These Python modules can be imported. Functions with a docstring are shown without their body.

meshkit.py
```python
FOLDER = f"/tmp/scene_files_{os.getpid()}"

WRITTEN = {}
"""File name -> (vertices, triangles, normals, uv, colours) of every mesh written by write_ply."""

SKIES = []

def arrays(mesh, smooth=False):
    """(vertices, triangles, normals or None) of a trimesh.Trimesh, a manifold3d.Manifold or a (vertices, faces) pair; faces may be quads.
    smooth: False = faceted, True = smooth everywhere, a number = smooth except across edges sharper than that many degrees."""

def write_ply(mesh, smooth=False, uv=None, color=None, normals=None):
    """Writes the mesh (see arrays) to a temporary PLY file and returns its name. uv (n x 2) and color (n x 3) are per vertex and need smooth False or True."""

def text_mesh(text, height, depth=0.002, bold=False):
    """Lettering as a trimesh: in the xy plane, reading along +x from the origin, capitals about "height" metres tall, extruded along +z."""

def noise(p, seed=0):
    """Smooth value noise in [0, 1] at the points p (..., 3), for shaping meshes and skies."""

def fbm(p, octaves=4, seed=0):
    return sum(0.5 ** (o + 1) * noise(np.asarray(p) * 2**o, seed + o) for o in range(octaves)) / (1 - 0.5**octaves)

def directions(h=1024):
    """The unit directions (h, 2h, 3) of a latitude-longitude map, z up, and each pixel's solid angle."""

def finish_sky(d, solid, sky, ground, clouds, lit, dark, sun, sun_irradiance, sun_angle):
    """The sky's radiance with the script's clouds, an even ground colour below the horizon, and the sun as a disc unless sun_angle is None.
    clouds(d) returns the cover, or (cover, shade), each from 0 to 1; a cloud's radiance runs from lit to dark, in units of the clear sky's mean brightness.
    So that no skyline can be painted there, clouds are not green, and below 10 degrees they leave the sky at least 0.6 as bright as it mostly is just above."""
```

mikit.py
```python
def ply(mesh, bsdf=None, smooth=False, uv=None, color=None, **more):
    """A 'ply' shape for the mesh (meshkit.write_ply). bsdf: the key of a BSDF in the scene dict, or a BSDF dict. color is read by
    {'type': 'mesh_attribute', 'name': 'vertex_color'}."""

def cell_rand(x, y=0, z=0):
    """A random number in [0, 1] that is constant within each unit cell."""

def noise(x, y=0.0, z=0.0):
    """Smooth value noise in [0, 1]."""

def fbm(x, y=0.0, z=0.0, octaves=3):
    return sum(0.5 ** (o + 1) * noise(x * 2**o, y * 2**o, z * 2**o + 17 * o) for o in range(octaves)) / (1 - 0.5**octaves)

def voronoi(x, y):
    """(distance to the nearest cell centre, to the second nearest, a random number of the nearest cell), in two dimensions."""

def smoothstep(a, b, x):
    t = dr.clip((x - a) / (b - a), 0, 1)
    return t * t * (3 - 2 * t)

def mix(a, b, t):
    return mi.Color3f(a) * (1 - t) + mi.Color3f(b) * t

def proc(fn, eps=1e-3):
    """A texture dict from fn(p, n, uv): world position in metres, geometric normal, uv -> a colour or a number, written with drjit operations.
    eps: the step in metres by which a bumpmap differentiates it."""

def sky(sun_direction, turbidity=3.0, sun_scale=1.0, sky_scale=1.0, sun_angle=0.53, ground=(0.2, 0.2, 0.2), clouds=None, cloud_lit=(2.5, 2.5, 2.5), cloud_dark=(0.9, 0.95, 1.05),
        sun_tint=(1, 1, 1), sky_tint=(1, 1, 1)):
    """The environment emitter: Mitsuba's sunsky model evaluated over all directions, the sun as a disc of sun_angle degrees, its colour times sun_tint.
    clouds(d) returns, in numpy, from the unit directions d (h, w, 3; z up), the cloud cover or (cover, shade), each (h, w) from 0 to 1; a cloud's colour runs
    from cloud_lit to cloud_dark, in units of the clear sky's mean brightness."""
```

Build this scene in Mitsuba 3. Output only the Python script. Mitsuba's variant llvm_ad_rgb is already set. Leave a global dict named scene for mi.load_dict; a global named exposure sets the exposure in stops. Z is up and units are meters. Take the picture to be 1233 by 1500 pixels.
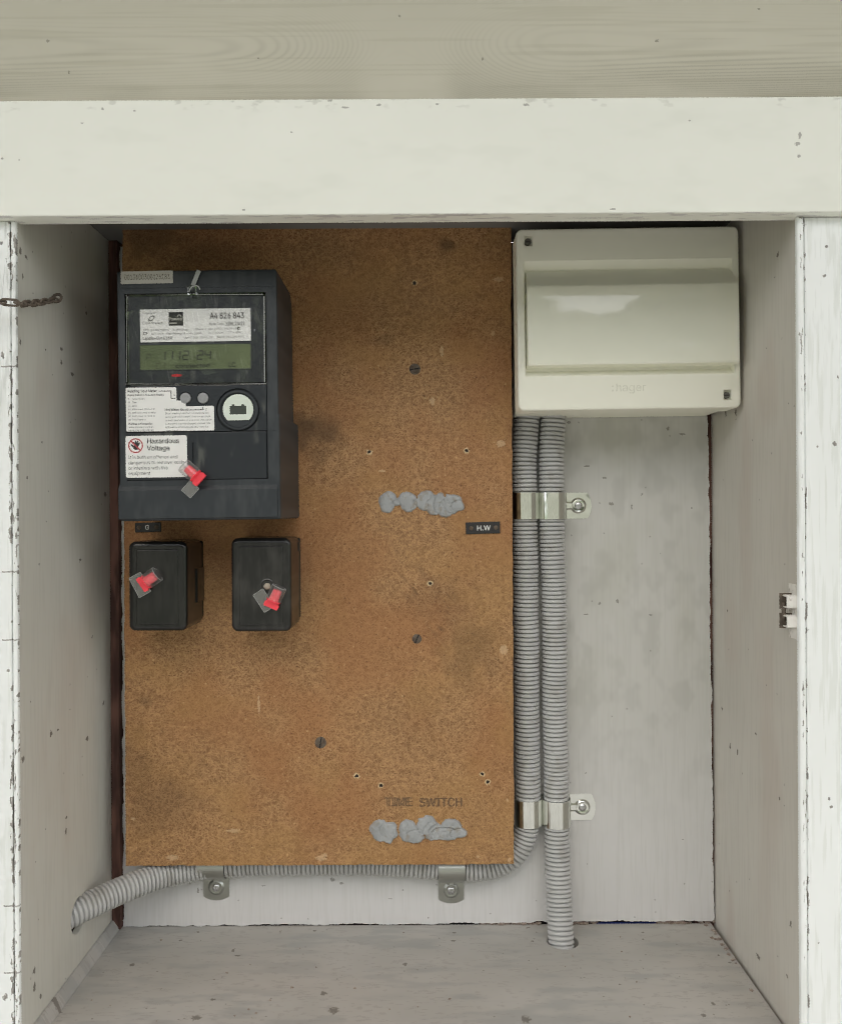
import math, random
import numpy as np, trimesh, mitsuba as mi, mikit, meshkit
import drjit as dr
import manifold3d as m3
from shapely import geometry as sg, affinity as sa, ops as so
from mikit import noise, fbm, voronoi, smoothstep, mix, proc, cell_rand

random.seed(7); rng = np.random.default_rng(7)
scene, labels = {}, {}
T = mi.ScalarTransform4f
# ------------------------------------------------------------------ camera, sky, exposure
H = 1.45                      # camera height (m); meshes are built in mm from the camera: x right, y into the wall, z up
F, CX, CY, ROLL = 1250.0, 616.5, 750.0, math.radians(0.3)
scene['camera'] = {'type': 'perspective', 'fov': math.degrees(2 * math.atan(616.5 / F)), 'fov_axis': 'x', 'near_clip': 0.02, 'far_clip': 400.0,
                   'to_world': T().look_at(origin=[0, 0, H], target=[0, 1, H], up=[math.sin(ROLL), 0, math.cos(ROLL)])}
scene['sky'] = mikit.sky([-0.1, -0.62, 0.62], turbidity=3, sun_scale=0.03, sun_angle=30, clouds=lambda d: 1.0, cloud_lit=(2.48, 2.5, 2.53))
exposure = 3.2

# ------------------------------------------------------------------ helpers
def P(px, py, Y):
    """Point (mm) on the plane at depth Y that the photograph's pixel shows."""
    x, z = (px - CX) / F * Y, (CY - py) / F * Y
    c, s = math.cos(ROLL), math.sin(ROLL)
    return np.array([x * c + z * s, Y, -x * s + z * c])

def W(px, py, Y):
    """The same point in world metres: x, z."""
    p = P(px, py, Y)
    return float(p[0] / 1000), float(p[2] / 1000 + H)

def tm(m):
    if hasattr(m, 'to_mesh'):
        k = m.to_mesh(); m = trimesh.Trimesh(np.array(k.vert_properties[:, :3]), np.array(k.tri_verts), process=False)
    return m

def numbered(key):
    if key not in scene and key not in labels: return key
    n = 1
    while f'{key}_{n:03d}' in scene or f'{key}_{n:03d}' in labels: n += 1
    return f'{key}_{n:03d}'

def add(name, mesh, mat, parent=None, smooth=False, label=None, kind=None):
    key = numbered(parent + '__' + name if parent else name)
    if isinstance(mesh, (list, tuple)): mesh = trimesh.util.concatenate([tm(x) for x in mesh])
    mesh = tm(mesh).copy()
    mesh.vertices = mesh.vertices * 0.001 + [0, 0, H]
    scene[key] = mikit.ply(mesh, mat, smooth=smooth)
    e = {}
    if label: e['label'] = label
    if kind: e['kind'] = kind
    if e: labels[key] = e
    return key

def thing(name, label, cat, group=None):
    key = numbered(name)
    labels[key] = {'label': label, 'category': cat}
    if group: labels[key]['group'] = group
    return key

def box(x0, x1, y0, y1, z0, z1, r=0.0):
    """A box, its edges chamfered by r."""
    if r <= 0:
        return m3.Manifold.cube([x1 - x0, y1 - y0, z1 - z0]).translate([x0, y0, z0])
    pts = []
    for i in range(3):
        lo, hi = [x0, y0, z0], [x1, y1, z1]
        for k in range(3):
            if k != i: lo[k] += r; hi[k] -= r
        pts += [[(lo, hi)[a][0], (lo, hi)[b][1], (lo, hi)[c][2]] for a in (0, 1) for b in (0, 1) for c in (0, 1)]
    return m3.Manifold.hull_points(np.array(pts, float))

TOFRONT = np.array([[1, 0, 0, 0], [0, 0, -1, 0], [0, 1, 0, 0], [0, 0, 0, 1.0]])   # xy drawing -> xz, extruded towards the camera
def plate(shape, yback, depth):
    """A shapely outline in (x, z) extruded from yback towards the camera."""
    gs = [g for g in getattr(shape, 'geoms', [shape]) if g.area > 1e-6]
    out = []
    for g in gs:
        m = trimesh.creation.extrude_polygon(g, depth, engine='earcut')
        m.apply_transform(TOFRONT); m.apply_translation([0, yback, 0]); out.append(m)
    return trimesh.util.concatenate(out)

def rrect(x0, x1, z0, z1, r):
    x0, x1, z0, z1 = min(x0, x1), max(x0, x1), min(z0, z1), max(z0, z1)
    return sg.box(x0 + r, z0 + r, x1 - r, z1 - r).buffer(r, 8) if r > 0 else sg.box(x0, z0, x1, z1)

def soft_plate(shape, yfront, yback, r, steps=4):
    """A plate whose front edge is rounded by r (stacked insets)."""
    lay = []
    for k in range(steps):
        a0, a1 = k / steps * math.pi / 2, (k + 1) / steps * math.pi / 2
        i0, i1 = r * (1 - math.sin(a1)), r * (1 - math.sin(a1))
        d0, d1 = yfront + r * (1 - math.cos(a0)) if False else yfront + r * (1 - math.sin(math.pi / 2 - a0)), yfront + r * (1 - math.cos(a1))
        lay.append((shape.buffer(-(r * (1 - math.sin((a0 + a1) / 2)))), d0, d1))
    out = m3.Manifold()
    prof = [(r * (1 - math.sin(t)), yfront + r * (1 - math.cos(t))) for t in np.linspace(0, math.pi / 2, steps + 1)]
    c = [np.array(shape.buffer(-i).exterior.coords)[:-1] for i, _ in prof]
    pts = np.vstack([np.c_[q[:, 0], np.full(len(q), y), q[:, 1]] for q, (_, y) in zip(c, prof)] + [np.c_[c[-1][:, 0], np.full(len(c[-1]), yback), c[-1][:, 1]]])
    return m3.Manifold.hull_points(pts)

def cyl_y(x, z, y0, y1, r, seg=40, r2=None):
    m = m3.Manifold.cylinder(y1 - y0, r, r if r2 is None else r2, seg)
    return m.rotate([-90, 0, 0]).translate([x, y0, z])

def lathe_y(prof, x, z, seg=32):
    """prof: (radius, y) revolved about a y axis through x, z."""
    ang = np.arange(seg) * 2 * np.pi / seg
    prof = np.array(prof, float)
    v = np.stack([x + prof[:, :1] * np.cos(ang), np.repeat(prof[:, 1:], seg, 1), z + prof[:, :1] * np.sin(ang)], -1).reshape(-1, 3)
    i, j = np.meshgrid(np.arange(len(prof) - 1), np.arange(seg), indexing='ij')
    q = np.stack([i * seg + j, i * seg + (j + 1) % seg, (i + 1) * seg + (j + 1) % seg, (i + 1) * seg + j], -1).reshape(-1, 4)
    return trimesh.Trimesh(v, np.vstack([q[:, [0, 1, 2]], q[:, [0, 2, 3]]]), process=False)

def sweep(path, rad, seg=12, closed=False, caps=True):
    """A tube of radius rad (number or one per point) along a polyline."""
    p = np.asarray(path, float); n = len(p)
    t = (np.roll(p, -1, 0) - np.roll(p, 1, 0)) if closed else np.gradient(p, axis=0)
    t /= np.linalg.norm(t, axis=1, keepdims=True)
    a = np.zeros_like(p)
    u = np.array([0, 1.0, 0]) if abs(t[0][1]) < 0.9 else np.array([1.0, 0, 0])
    for k in range(n):
        u = u - t[k] * (u @ t[k]); u /= np.linalg.norm(u); a[k] = u
    b = np.cross(t, a)
    ang = np.arange(seg) * 2 * np.pi / seg
    R = np.broadcast_to(rad, (n,))[:, None, None]
    v = (p[:, None] + R * (np.cos(ang)[None, :, None] * a[:, None] + np.sin(ang)[None, :, None] * b[:, None])).reshape(-1, 3)
    m = n if closed else n - 1
    i, j = np.meshgrid(np.arange(m), np.arange(seg), indexing='ij'); i2 = (i + 1) % n
    q = np.stack([i * seg + j, i * seg + (j + 1) % seg, i2 * seg + (j + 1) % seg, i2 * seg + j], -1).reshape(-1, 4)
    f = np.vstack([q[:, [0, 1, 2]], q[:, [0, 2, 3]]])
    if caps and not closed:
        v = np.vstack([v, p[0], p[-1]]); k = np.arange(seg)
        f = np.vstack([f, np.c_[np.full(seg, n * seg), (k + 1) % seg, k], np.c_[np.full(seg, n * seg + 1), (n - 1) * seg + k, (n - 1) * seg + (k + 1) % seg]])
    out = trimesh.Trimesh(v, f, process=False)
    if out.volume < 0: out.invert()
    return out

def spline(pts, n):
    from scipy.interpolate import CubicSpline, PchipInterpolator
    p = np.asarray(pts, float)
    s = np.r_[0, np.cumsum(np.linalg.norm(np.diff(p, axis=0), axis=1))]
    q = PchipInterpolator(s, p)(np.linspace(0, s[-1], 400))
    from scipy.ndimage import gaussian_filter1d
    q2 = gaussian_filter1d(q, 9, axis=0, mode='nearest'); q2[0], q2[-1] = q[0], q[-1]
    s = np.r_[0, np.cumsum(np.linalg.norm(np.diff(q2, axis=0), axis=1))]
    u = np.linspace(0, s[-1], n)
    return np.c_[[np.interp(u, s, q2[:, k]) for k in range(3)]].T, s[-1]

def rot_y(mesh, deg, c):
    if isinstance(mesh, (list, tuple)): mesh = trimesh.util.concatenate([tm(x) for x in mesh])
    m = tm(mesh).copy()
    m.apply_transform(trimesh.transformations.rotation_matrix(math.radians(deg), [0, -1, 0], c))
    return m

# ------------------------------------------------------------------ materials
def rgb(r, g, b): return {'type': 'rgb', 'value': [r, g, b]}
def srgb(r, g, b): return [((c / 255) / 12.92 if c < 10 else (((c / 255) + 0.055) / 1.055) ** 2.4) for c in (r, g, b)]
def mat(name, color, rough=0.5, bump=None, bscale=1.0, spec=0.5, metallic=0.0, eps=2e-4, **k):
    b = {'type': 'principled', 'base_color': color if isinstance(color, dict) else rgb(*color), 'roughness': rough if isinstance(rough, dict) else float(rough),
         'metallic': metallic, **({'specular': spec} if not metallic else {}), **k}
    if bump is not None: b = {'type': 'bumpmap', 'arbitrary': proc(bump, eps), 'scale': float(bscale), 'bsdf': b}
    scene[name] = {'type': 'twosided', 'bsdf': b}

def spots(p, pts, seed=0.0):
    """1 inside small ragged marks: pts are (x, z, rx, rz) in world metres."""
    m = mi.Float(0)
    wob = noise(p.x * 900, p.z * 900, seed) - 0.5
    for x, z, rx, rz in pts:
        d = dr.sqrt(dr.square((p.x - x) / rx) + dr.square((p.z - z) / rz)) + wob * 0.7
        m = dr.maximum(m, 1 - smoothstep(0.75, 1.1, d))
    return m

Y_HEAD, Y_POST, Y_BACK, Y_BOARD = 650.0, 660.0, 862.0, 824.0
XL, XR0, XR1 = -312.0, 293.0, 295.5
Z_FLOOR, Z_CEIL = -418.0, 274.0
SEAM_L, SEAM_R = float(P(17.5, 800, Y_POST)[0] / 1000), float(P(1179.5, 800, Y_POST)[0] / 1000)

hd_marks = [(*W(x, y, Y_HEAD), a / 1900, b / 1900) for x, y, a, b in
            [(150, 159, 2.2, 2.2), (197, 162, 1.8, 1.5), (3, 232, 2, 1.5), (28, 234, 1.5, 1.5), (483, 147, 4, 1.6), (555, 153, 4, 2), (505, 157, 5, 1.5), (770, 153, 4, 2), (640, 152, 3, 1.4),
             (1171, 198, 2.5, 5), (1168, 210, 4, 3), (1170, 228, 3, 2.5), (897, 306, 5, 1.4), (357, 307, 3, 1.3), (1010, 176, 2, 1.5), (427, 193, 2, 1.5), (120, 180, 2, 1.2)]]
def white_header(p, n, uv):
    big = fbm(p.x * 9, p.z * 16, 3.0)
    c = mix([0.73, 0.74, 0.675], [0.79, 0.795, 0.735], big)
    c = mix(c, [0.58, 0.60, 0.53], 0.15 * smoothstep(0.50, 0.85, fbm(p.x * 30, p.z * 80, 9.0)))
    up = smoothstep(0.012, 0.0, dr.abs(p.z - (H + 0.3157)))
    c = mix(c, [0.30, 0.29, 0.25], 0.35 * up * smoothstep(0.63, 0.80, fbm(p.x * 120, p.z * 220, 5.0)))
    c = mix(c, [0.45, 0.43, 0.44], smoothstep(0.60, 0.72, fbm(p.x * 60, p.y * 300, 2.0)) * dr.select(dr.abs(n.z) > 0.7, 0.6, 0.0))
    return mix(c, [0.20, 0.19, 0.165], 0.65 * spots(p, hd_marks, 3.0))
def paint_bump(p, n, uv):
    return 0.00035 * fbm(p.x * 120, p.z * 300, p.y * 200) + 0.00012 * noise(p.x * 900, p.z * 1100, p.y * 900)
mat('white_header_paint', proc(white_header), 0.42, paint_bump, 1.0, spec=0.4)

post_marks = [(*W(x, y, Y_POST), a / 1890, b / 1890) for x, y, a, b in
              [(1210, 361, 2.6, 2.6), (1207, 404, 2.4, 2.4), (1197, 654, 1.5, 1.5), (1222, 650, 3.4, 3.4), (1227, 552, 1.4, 3), (1214, 1170, 2, 3), (1217, 1182, 2.6, 2), (1199, 1382, 1.6, 1.2),
               (2, 356, 2.6, 3), (13, 388, 3, 4.5), (4, 520, 2.5, 6), (8, 1461, 3.6, 5), (12, 982, 2.0, 2.6), (1184, 1468, 2, 9)]]
def white_post(p, n, uv):
    big = fbm(p.x * 14, p.z * 5, 1.0)
    c = mix([0.73, 0.75, 0.735], [0.80, 0.82, 0.815], big)
    grain = fbm(p.x * 380, p.z * 26, 4.0)
    c = mix(c, [0.60, 0.62, 0.58], 0.40 * smoothstep(0.55, 0.75, grain))
    left = p.x < 0
    seam = dr.select(left, SEAM_L, SEAM_R)
    d = dr.abs(p.x - seam)
    edge = dr.select(left, XL / 1000, XR0 / 1000 + 0.001)
    d2 = dr.abs(p.x - edge)
    off = dr.select(left, 0.0, 7.3)
    flake = fbm(p.x * 700 + off, p.z * 210, off, 4)
    where1 = smoothstep(0.42, 0.62, fbm(p.z * 22, off, 4.0)) * dr.select(left, 1.0, 0.6)
    where2 = smoothstep(0.50, 0.66, fbm(p.z * 17, off, 9.0)) * dr.select(left, smoothstep(H - 0.25, H + 0.12, p.z), 0.55)
    chip = smoothstep(0.0, 0.035, flake - 0.60 + 0.22 * where1 - d / 0.0085)
    chip = dr.maximum(chip, smoothstep(0.0, 0.035, flake - 0.62 + 0.20 * where2 - d2 / 0.0085))
    # fine horizontal cracks of the left post
    for z in (837, 937, 1327, 1425, 536):
        zz = W(8, z, Y_POST)[1]
        ln = (1 - smoothstep(0.0003, 0.0008, dr.abs(p.z - zz + 0.0006 * noise(p.x * 700)))) * dr.select(left & (p.x > SEAM_L - 0.008), 1.0, 0.0)
        chip = dr.maximum(chip, ln * 0.9)
    c = mix(c, [0.40, 0.41, 0.39], 0.5 * smoothstep(0.55, 0.75, fbm(p.x * 500, p.z * 60, 1.0)) * dr.select(left, 1.0, 0.25) * smoothstep(H + 0.03, H + 0.15, p.z))
    chip = dr.maximum(chip, spots(p, post_marks, 1.0))
    return mix(c, mix([0.075, 0.07, 0.065], [0.30, 0.27, 0.24], noise(p.x * 900, p.z * 500, 3.0)), 0.85 * chip)
mat('white_post_paint', proc(white_post), 0.40, lambda p, n, uv: 0.00045 * fbm(p.x * 420, p.z * 40, p.y * 200) + 0.0002 * noise(p.x * 800, p.z * 500), 1.0, spec=0.4)

GX, GZ = W(585, 62, 655)
def grain_ring(p):
    x, z = p.x - GX, p.z - GZ + 0.004 * (fbm(p.x * 5, p.z * 12, 2.0) - 0.5)
    u = dr.square(z / 0.020) + 5.5 * dr.exp(-dr.square(x / 0.062)) + 0.8 * x / 0.3
    return u * 3.4 + 1.1 * fbm(p.x * 3, p.z * 18, 8.0)
sid_marks = [(*W(x, y, 655), a / 1900, b / 1900) for x, y, a, b in [(963, 57, 3, 2.4), (68, 57, 2.6, 2.6), (1113, 9, 2.2, 1.6), (707, 84, 2, 3), (378, 83, 2, 1.4), (100, 104, 1.5, 3), (585, 20, 1.5, 2)]]
def grain_line(p):
    r = grain_ring(p)
    t = r - dr.floor(r)
    return smoothstep(0.25, 0.55, t) * (1 - smoothstep(0.55, 0.95, t))
def grain_fade(p):
    low = smoothstep(0.030, -0.030, p.z - GZ + 0.02 * (fbm(p.x * 6, 2.0, 5.0) - 0.5))
    mid = smoothstep(0.018, 0.050, dr.abs(p.x - GX - 0.004))
    return (0.15 + 0.85 * low) * (0.1 + 0.9 * mid) * (0.35 + 0.65 * smoothstep(0.30, 0.65, fbm(p.x * 7, p.z * 28, 2.0)))
def siding(p, n, uv):
    c = mix([0.46, 0.44, 0.36], [0.51, 0.487, 0.40], fbm(p.x * 5, p.z * 9, 1.0))
    c = mix(c, [0.33, 0.315, 0.25], 0.42 * grain_line(p) * grain_fade(p))
    c = mix(c, [0.36, 0.34, 0.25], 0.22 * smoothstep(0.60, 0.80, noise(p.x * 9, p.z * 520, 3.0)))
    return mix(c, [0.14, 0.13, 0.105], 0.6 * spots(p, sid_marks, 4.0))
mat('siding_paint', proc(siding), 0.45, lambda p, n, uv: -0.0006 * grain_line(p) * grain_fade(p) + 0.0003 * noise(p.x * 40, p.z * 700, 1.0), 1.0, spec=0.4)

def walls(marks, seed, base0, base1, side=True):
    def fn(p, n, uv):
        a = p.y if side else p.x
        c = mix(base0, base1, fbm(a * 11, p.z * 7, seed))
        c = mix(c, [x * 0.82 for x in base0], 0.20 * smoothstep(0.40, 0.80, fbm(a * 520, p.z * 34, seed + 2)))
        c = mix(c, [base0[0] * 0.92, base0[1] * 0.78, base0[2] * 0.74], 0.25 * smoothstep(0.5, 0.8, fbm(a * 22, p.z * 9, seed + 4)))
        m = mi.Float(0)
        wob = noise(a * 700, p.z * 700, seed) - 0.5
        for x, z, rx, rz in marks:
            d = dr.sqrt(dr.square((a - x) / rx) + dr.square((p.z - z) / rz)) + wob * 0.8
            m = dr.maximum(m, 1 - smoothstep(0.7, 1.15, d))
        sp = voronoi(a * 55 + seed, p.z * 55)
        m = dr.maximum(m, 0.7 * dr.select(sp[2] > 0.93, 1 - smoothstep(0.025, 0.06, sp[0]), 0.0))
        return mix(c, [0.10, 0.085, 0.07], 0.8 * m)
    return fn
def on_left(px, py):   # world (y, z) of a pixel on the left side panel
    Y = abs(XL) * F / (CX - px); return Y / 1000, P(px, py, Y)[2] / 1000 + H
def on_right(px, py):
    Y = 294 * F / (px - CX); return Y / 1000, P(px, py, Y)[2] / 1000 + H
lm = [(*on_left(x, y), a / 1500, b / 1500) for x, y, a, b in
      [(73, 1075, 4, 4), (83, 1070, 3, 1.5), (126, 1082, 5, 3.5), (32, 1112, 4, 4), (95, 1198, 3, 2), (94, 1218, 4, 6), (47, 1422, 4, 4), (47, 1446, 3, 5), (128, 458, 4, 2.6), (91, 511, 4, 2.4), (91, 530, 3, 3.4), (107, 548, 5, 2.6),
       (40, 700, 2, 2), (62, 648, 2, 1.5), (154, 724, 6, 3), (117, 820, 4, 2), (57, 827, 2, 1.5), (134, 933, 3, 2), (40, 376, 4, 2.5), (32, 367, 3, 5), (35, 405, 2, 4), (31, 500, 2, 4), (68, 512, 2, 1.5), (150, 1030, 4, 3), (56, 1460, 3, 3)]]
rm = [(*on_right(x, y), a / 1500, b / 1500) for x, y, a, b in
      [(1066, 1093, 3, 4.5), (1077, 1102, 3, 4), (1054, 1039, 3, 3), (1156, 1354, 3.4, 5), (1142, 373, 3, 4), (1062, 605, 3, 5), (1077, 604, 3, 5), (1107, 1402, 6, 3), (1150, 1430, 3, 2), (1063, 895, 2, 2.5), (1140, 1170, 2, 2), (1105, 1075, 3, 1.5)]]
mat('left_wall_paint', proc(walls(lm, 3.0, [0.49, 0.478, 0.43], [0.55, 0.538, 0.49])), 0.6, lambda p, n, uv: 0.0003 * fbm(p.y * 420, p.z * 40), 1.0, spec=0.3)
mat('right_wall_paint', proc(walls(rm, 8.0, [0.47, 0.447, 0.40], [0.53, 0.507, 0.46])), 0.6, lambda p, n, uv: 0.0003 * fbm(p.y * 420, p.z * 40), 1.0, spec=0.3)

bm = [(*W(x, y, Y_BACK), a / 2300, b / 2300) for x, y, a, b in
      [(833, 619, 5, 3.5), (940, 724, 2.6, 3), (1013, 744, 2, 2), (878, 884, 4, 3.4), (904, 881, 3, 5), (895, 738, 6, 4), (925, 742, 2, 8), (999, 636, 7, 2.4), (978, 628, 3, 5), (885, 700, 6, 2.5), (858, 900, 5, 2), (953, 901, 5, 2), (860, 683, 7, 2.2),
       (590, 1304, 2.2, 2), (572, 1317, 5, 1.2), (487, 1289, 6, 4), (500, 1294, 5, 3), (290, 1305, 2.5, 7), (627, 1345, 1.5, 2.5), (386, 1298, 5, 1.2), (860, 1266, 2, 2), (858, 1133, 2, 1.6), (967, 811, 1.5, 2), (1000, 1230, 2, 1.6)]]
def back_paint(p, n, uv):
    c = mix([0.50, 0.495, 0.465], [0.58, 0.575, 0.545], fbm(p.x * 10, p.z * 6, 1.0))
    c = mix(c, [0.30, 0.30, 0.27], 0.22 * smoothstep(0.45, 0.75, fbm(p.x * 60, p.z * 42, 3.0)))
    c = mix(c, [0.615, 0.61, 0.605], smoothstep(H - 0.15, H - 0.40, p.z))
    c = mix(c, [0.42, 0.415, 0.385], 0.14 * smoothstep(0.40, 0.80, fbm(p.x * 480, p.z * 30, 6.0)))
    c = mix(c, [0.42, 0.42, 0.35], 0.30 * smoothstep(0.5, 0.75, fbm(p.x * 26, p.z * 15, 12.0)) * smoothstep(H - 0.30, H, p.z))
    sp = voronoi(p.x * 60, p.z * 60)
    m = dr.maximum(spots(p, bm, 5.0) * 0.6, 0.4 * dr.select(sp[2] > 0.92, 1 - smoothstep(0.03, 0.07, sp[0]), 0.0))
    return mix(c, [0.13, 0.115, 0.095], m)
mat('back_paint', proc(back_paint), 0.6, lambda p, n, uv: 0.00016 * fbm(p.x * 420, p.z * 40), 1.0, spec=0.3)

def on_floor(px, py):
    Y = -Z_FLOOR * F / (py - CY); return P(px, py, Y)[0] / 1000, Y / 1000
fm = [(*on_floor(x, y), a / 2100, b / 800) for x, y, a, b in
      [(664, 1379, 5, 1.5), (665, 1367, 4, 1), (780, 1380, 3, 1), (593, 1413, 4, 2), (461, 1363, 4, 1.2), (265, 1376, 4, 1.2), (193, 1412, 5, 2.2), (290, 1364, 3, 1.2), (774, 1360, 4, 1), (941, 1368, 3, 1), (941, 1378, 3, 1), (1030, 1490, 5, 2), (1044, 1473, 4, 1.6), (1105, 1444, 3, 2.2), (1069, 1413, 3, 1),
       (312, 1463, 4, 1.2), (288, 1490, 8, 3), (474, 1455, 6, 2.6), (488, 1480, 8, 4), (770, 1495, 8, 4), (342, 1391, 3, 3), (348, 1399, 7, 1), (1138, 1488, 5, 3), (80, 1480, 12, 3), (70, 1470, 14, 2), (1052, 1402, 3, 1), (907, 1444, 3, 1)]]
def floor_paint(p, n, uv):
    c = mix([0.345, 0.335, 0.31], [0.43, 0.415, 0.39], fbm(p.x * 13, p.y * 22, 2.0))
    c = mix(c, [0.29, 0.295, 0.285], 0.55 * smoothstep(0.46, 0.75, fbm(p.x * 26, p.y * 90, 7.0)))
    c = mix(c, [0.42, 0.392, 0.36], 0.40 * smoothstep(0.5, 0.72, fbm(p.x * 8, p.y * 14, 15.0)))
    c = mix(c, [0.30, 0.28, 0.26], 0.4 * smoothstep(0.62, 0.75, fbm(p.x * 150, p.y * 500, 4.0)))
    m = mi.Float(0)
    wob = noise(p.x * 600, p.y * 600, 3.0) - 0.5
    for x, y, rx, ry in fm:
        d = dr.sqrt(dr.square((p.x - x) / rx) + dr.square((p.y - y) / ry)) + wob * 0.9
        m = dr.maximum(m, 1 - smoothstep(0.65, 1.2, d))
    sp = voronoi(p.x * 70, p.y * 70)
    m = dr.maximum(m * 0.65, 0.5 * dr.select(sp[2] > 0.90, 1 - smoothstep(0.03, 0.08, sp[0]), 0.0))
    return mix(c, [0.10, 0.085, 0.07], m)
mat('floor_paint', proc(floor_paint), 0.55, lambda p, n, uv: 0.0003 * fbm(p.x * 160, p.y * 420), 1.0, spec=0.3)
mat('ceiling_paint', (0.20, 0.20, 0.19), 0.7)

bstain = [(*W(x, y, Y_BOARD), a / 1517, b / 1517, k) for x, y, a, b, k in
          [(462, 634, 56, 34, 0.55), (455, 626, 30, 18, 0.62), (470, 660, 30, 28, 0.3), (235, 1170, 75, 55, 0.30), (205, 1130, 30, 60, 0.25), (560, 497, 22, 10, 0.22), (213, 1027, 12, 10, 0.35), (300, 372, 70, 22, 0.22), (220, 345, 60, 30, 0.45),
           (462, 372, 70, 40, 0.12), (560, 440, 120, 60, 0.12), (650, 890, 62, 44, 0.20), (690, 955, 46, 62, 0.28), (640, 870, 20, 18, 0.22), (447, 850, 12, 70, 0.18), (610, 1060, 70, 60, 0.08), (655, 360, 14, 10, 0.5)]]
blight = [(*W(x, y, Y_BOARD), a / 1517, b / 1517) for x, y, a, b in
          [(633, 588, 4, 6), (647, 514, 3, 8), (722, 488, 3, 4), (733, 650, 8, 5), (738, 952, 6, 7), (470, 1258, 8, 4), (475, 1253, 4, 3), (379, 1033, 2, 14), (700, 1255, 3, 2), (655, 1228, 3, 1.6), (252, 1257, 9, 4), (342, 1217, 10, 3), (743, 1172, 2, 3), (746, 1260, 3, 4), (195, 1200, 3, 2.5), (730, 409, 8, 4), (560, 690, 5, 2)]]
bhole = [(*W(x, y, Y_BOARD), 1.7 / 1000, 1.7 / 1000) for x, y in [(541, 662), (683, 660), (607, 414), (630, 855), (522, 1137), (558, 1151), (706, 1134), (714, 1146)]]
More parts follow.
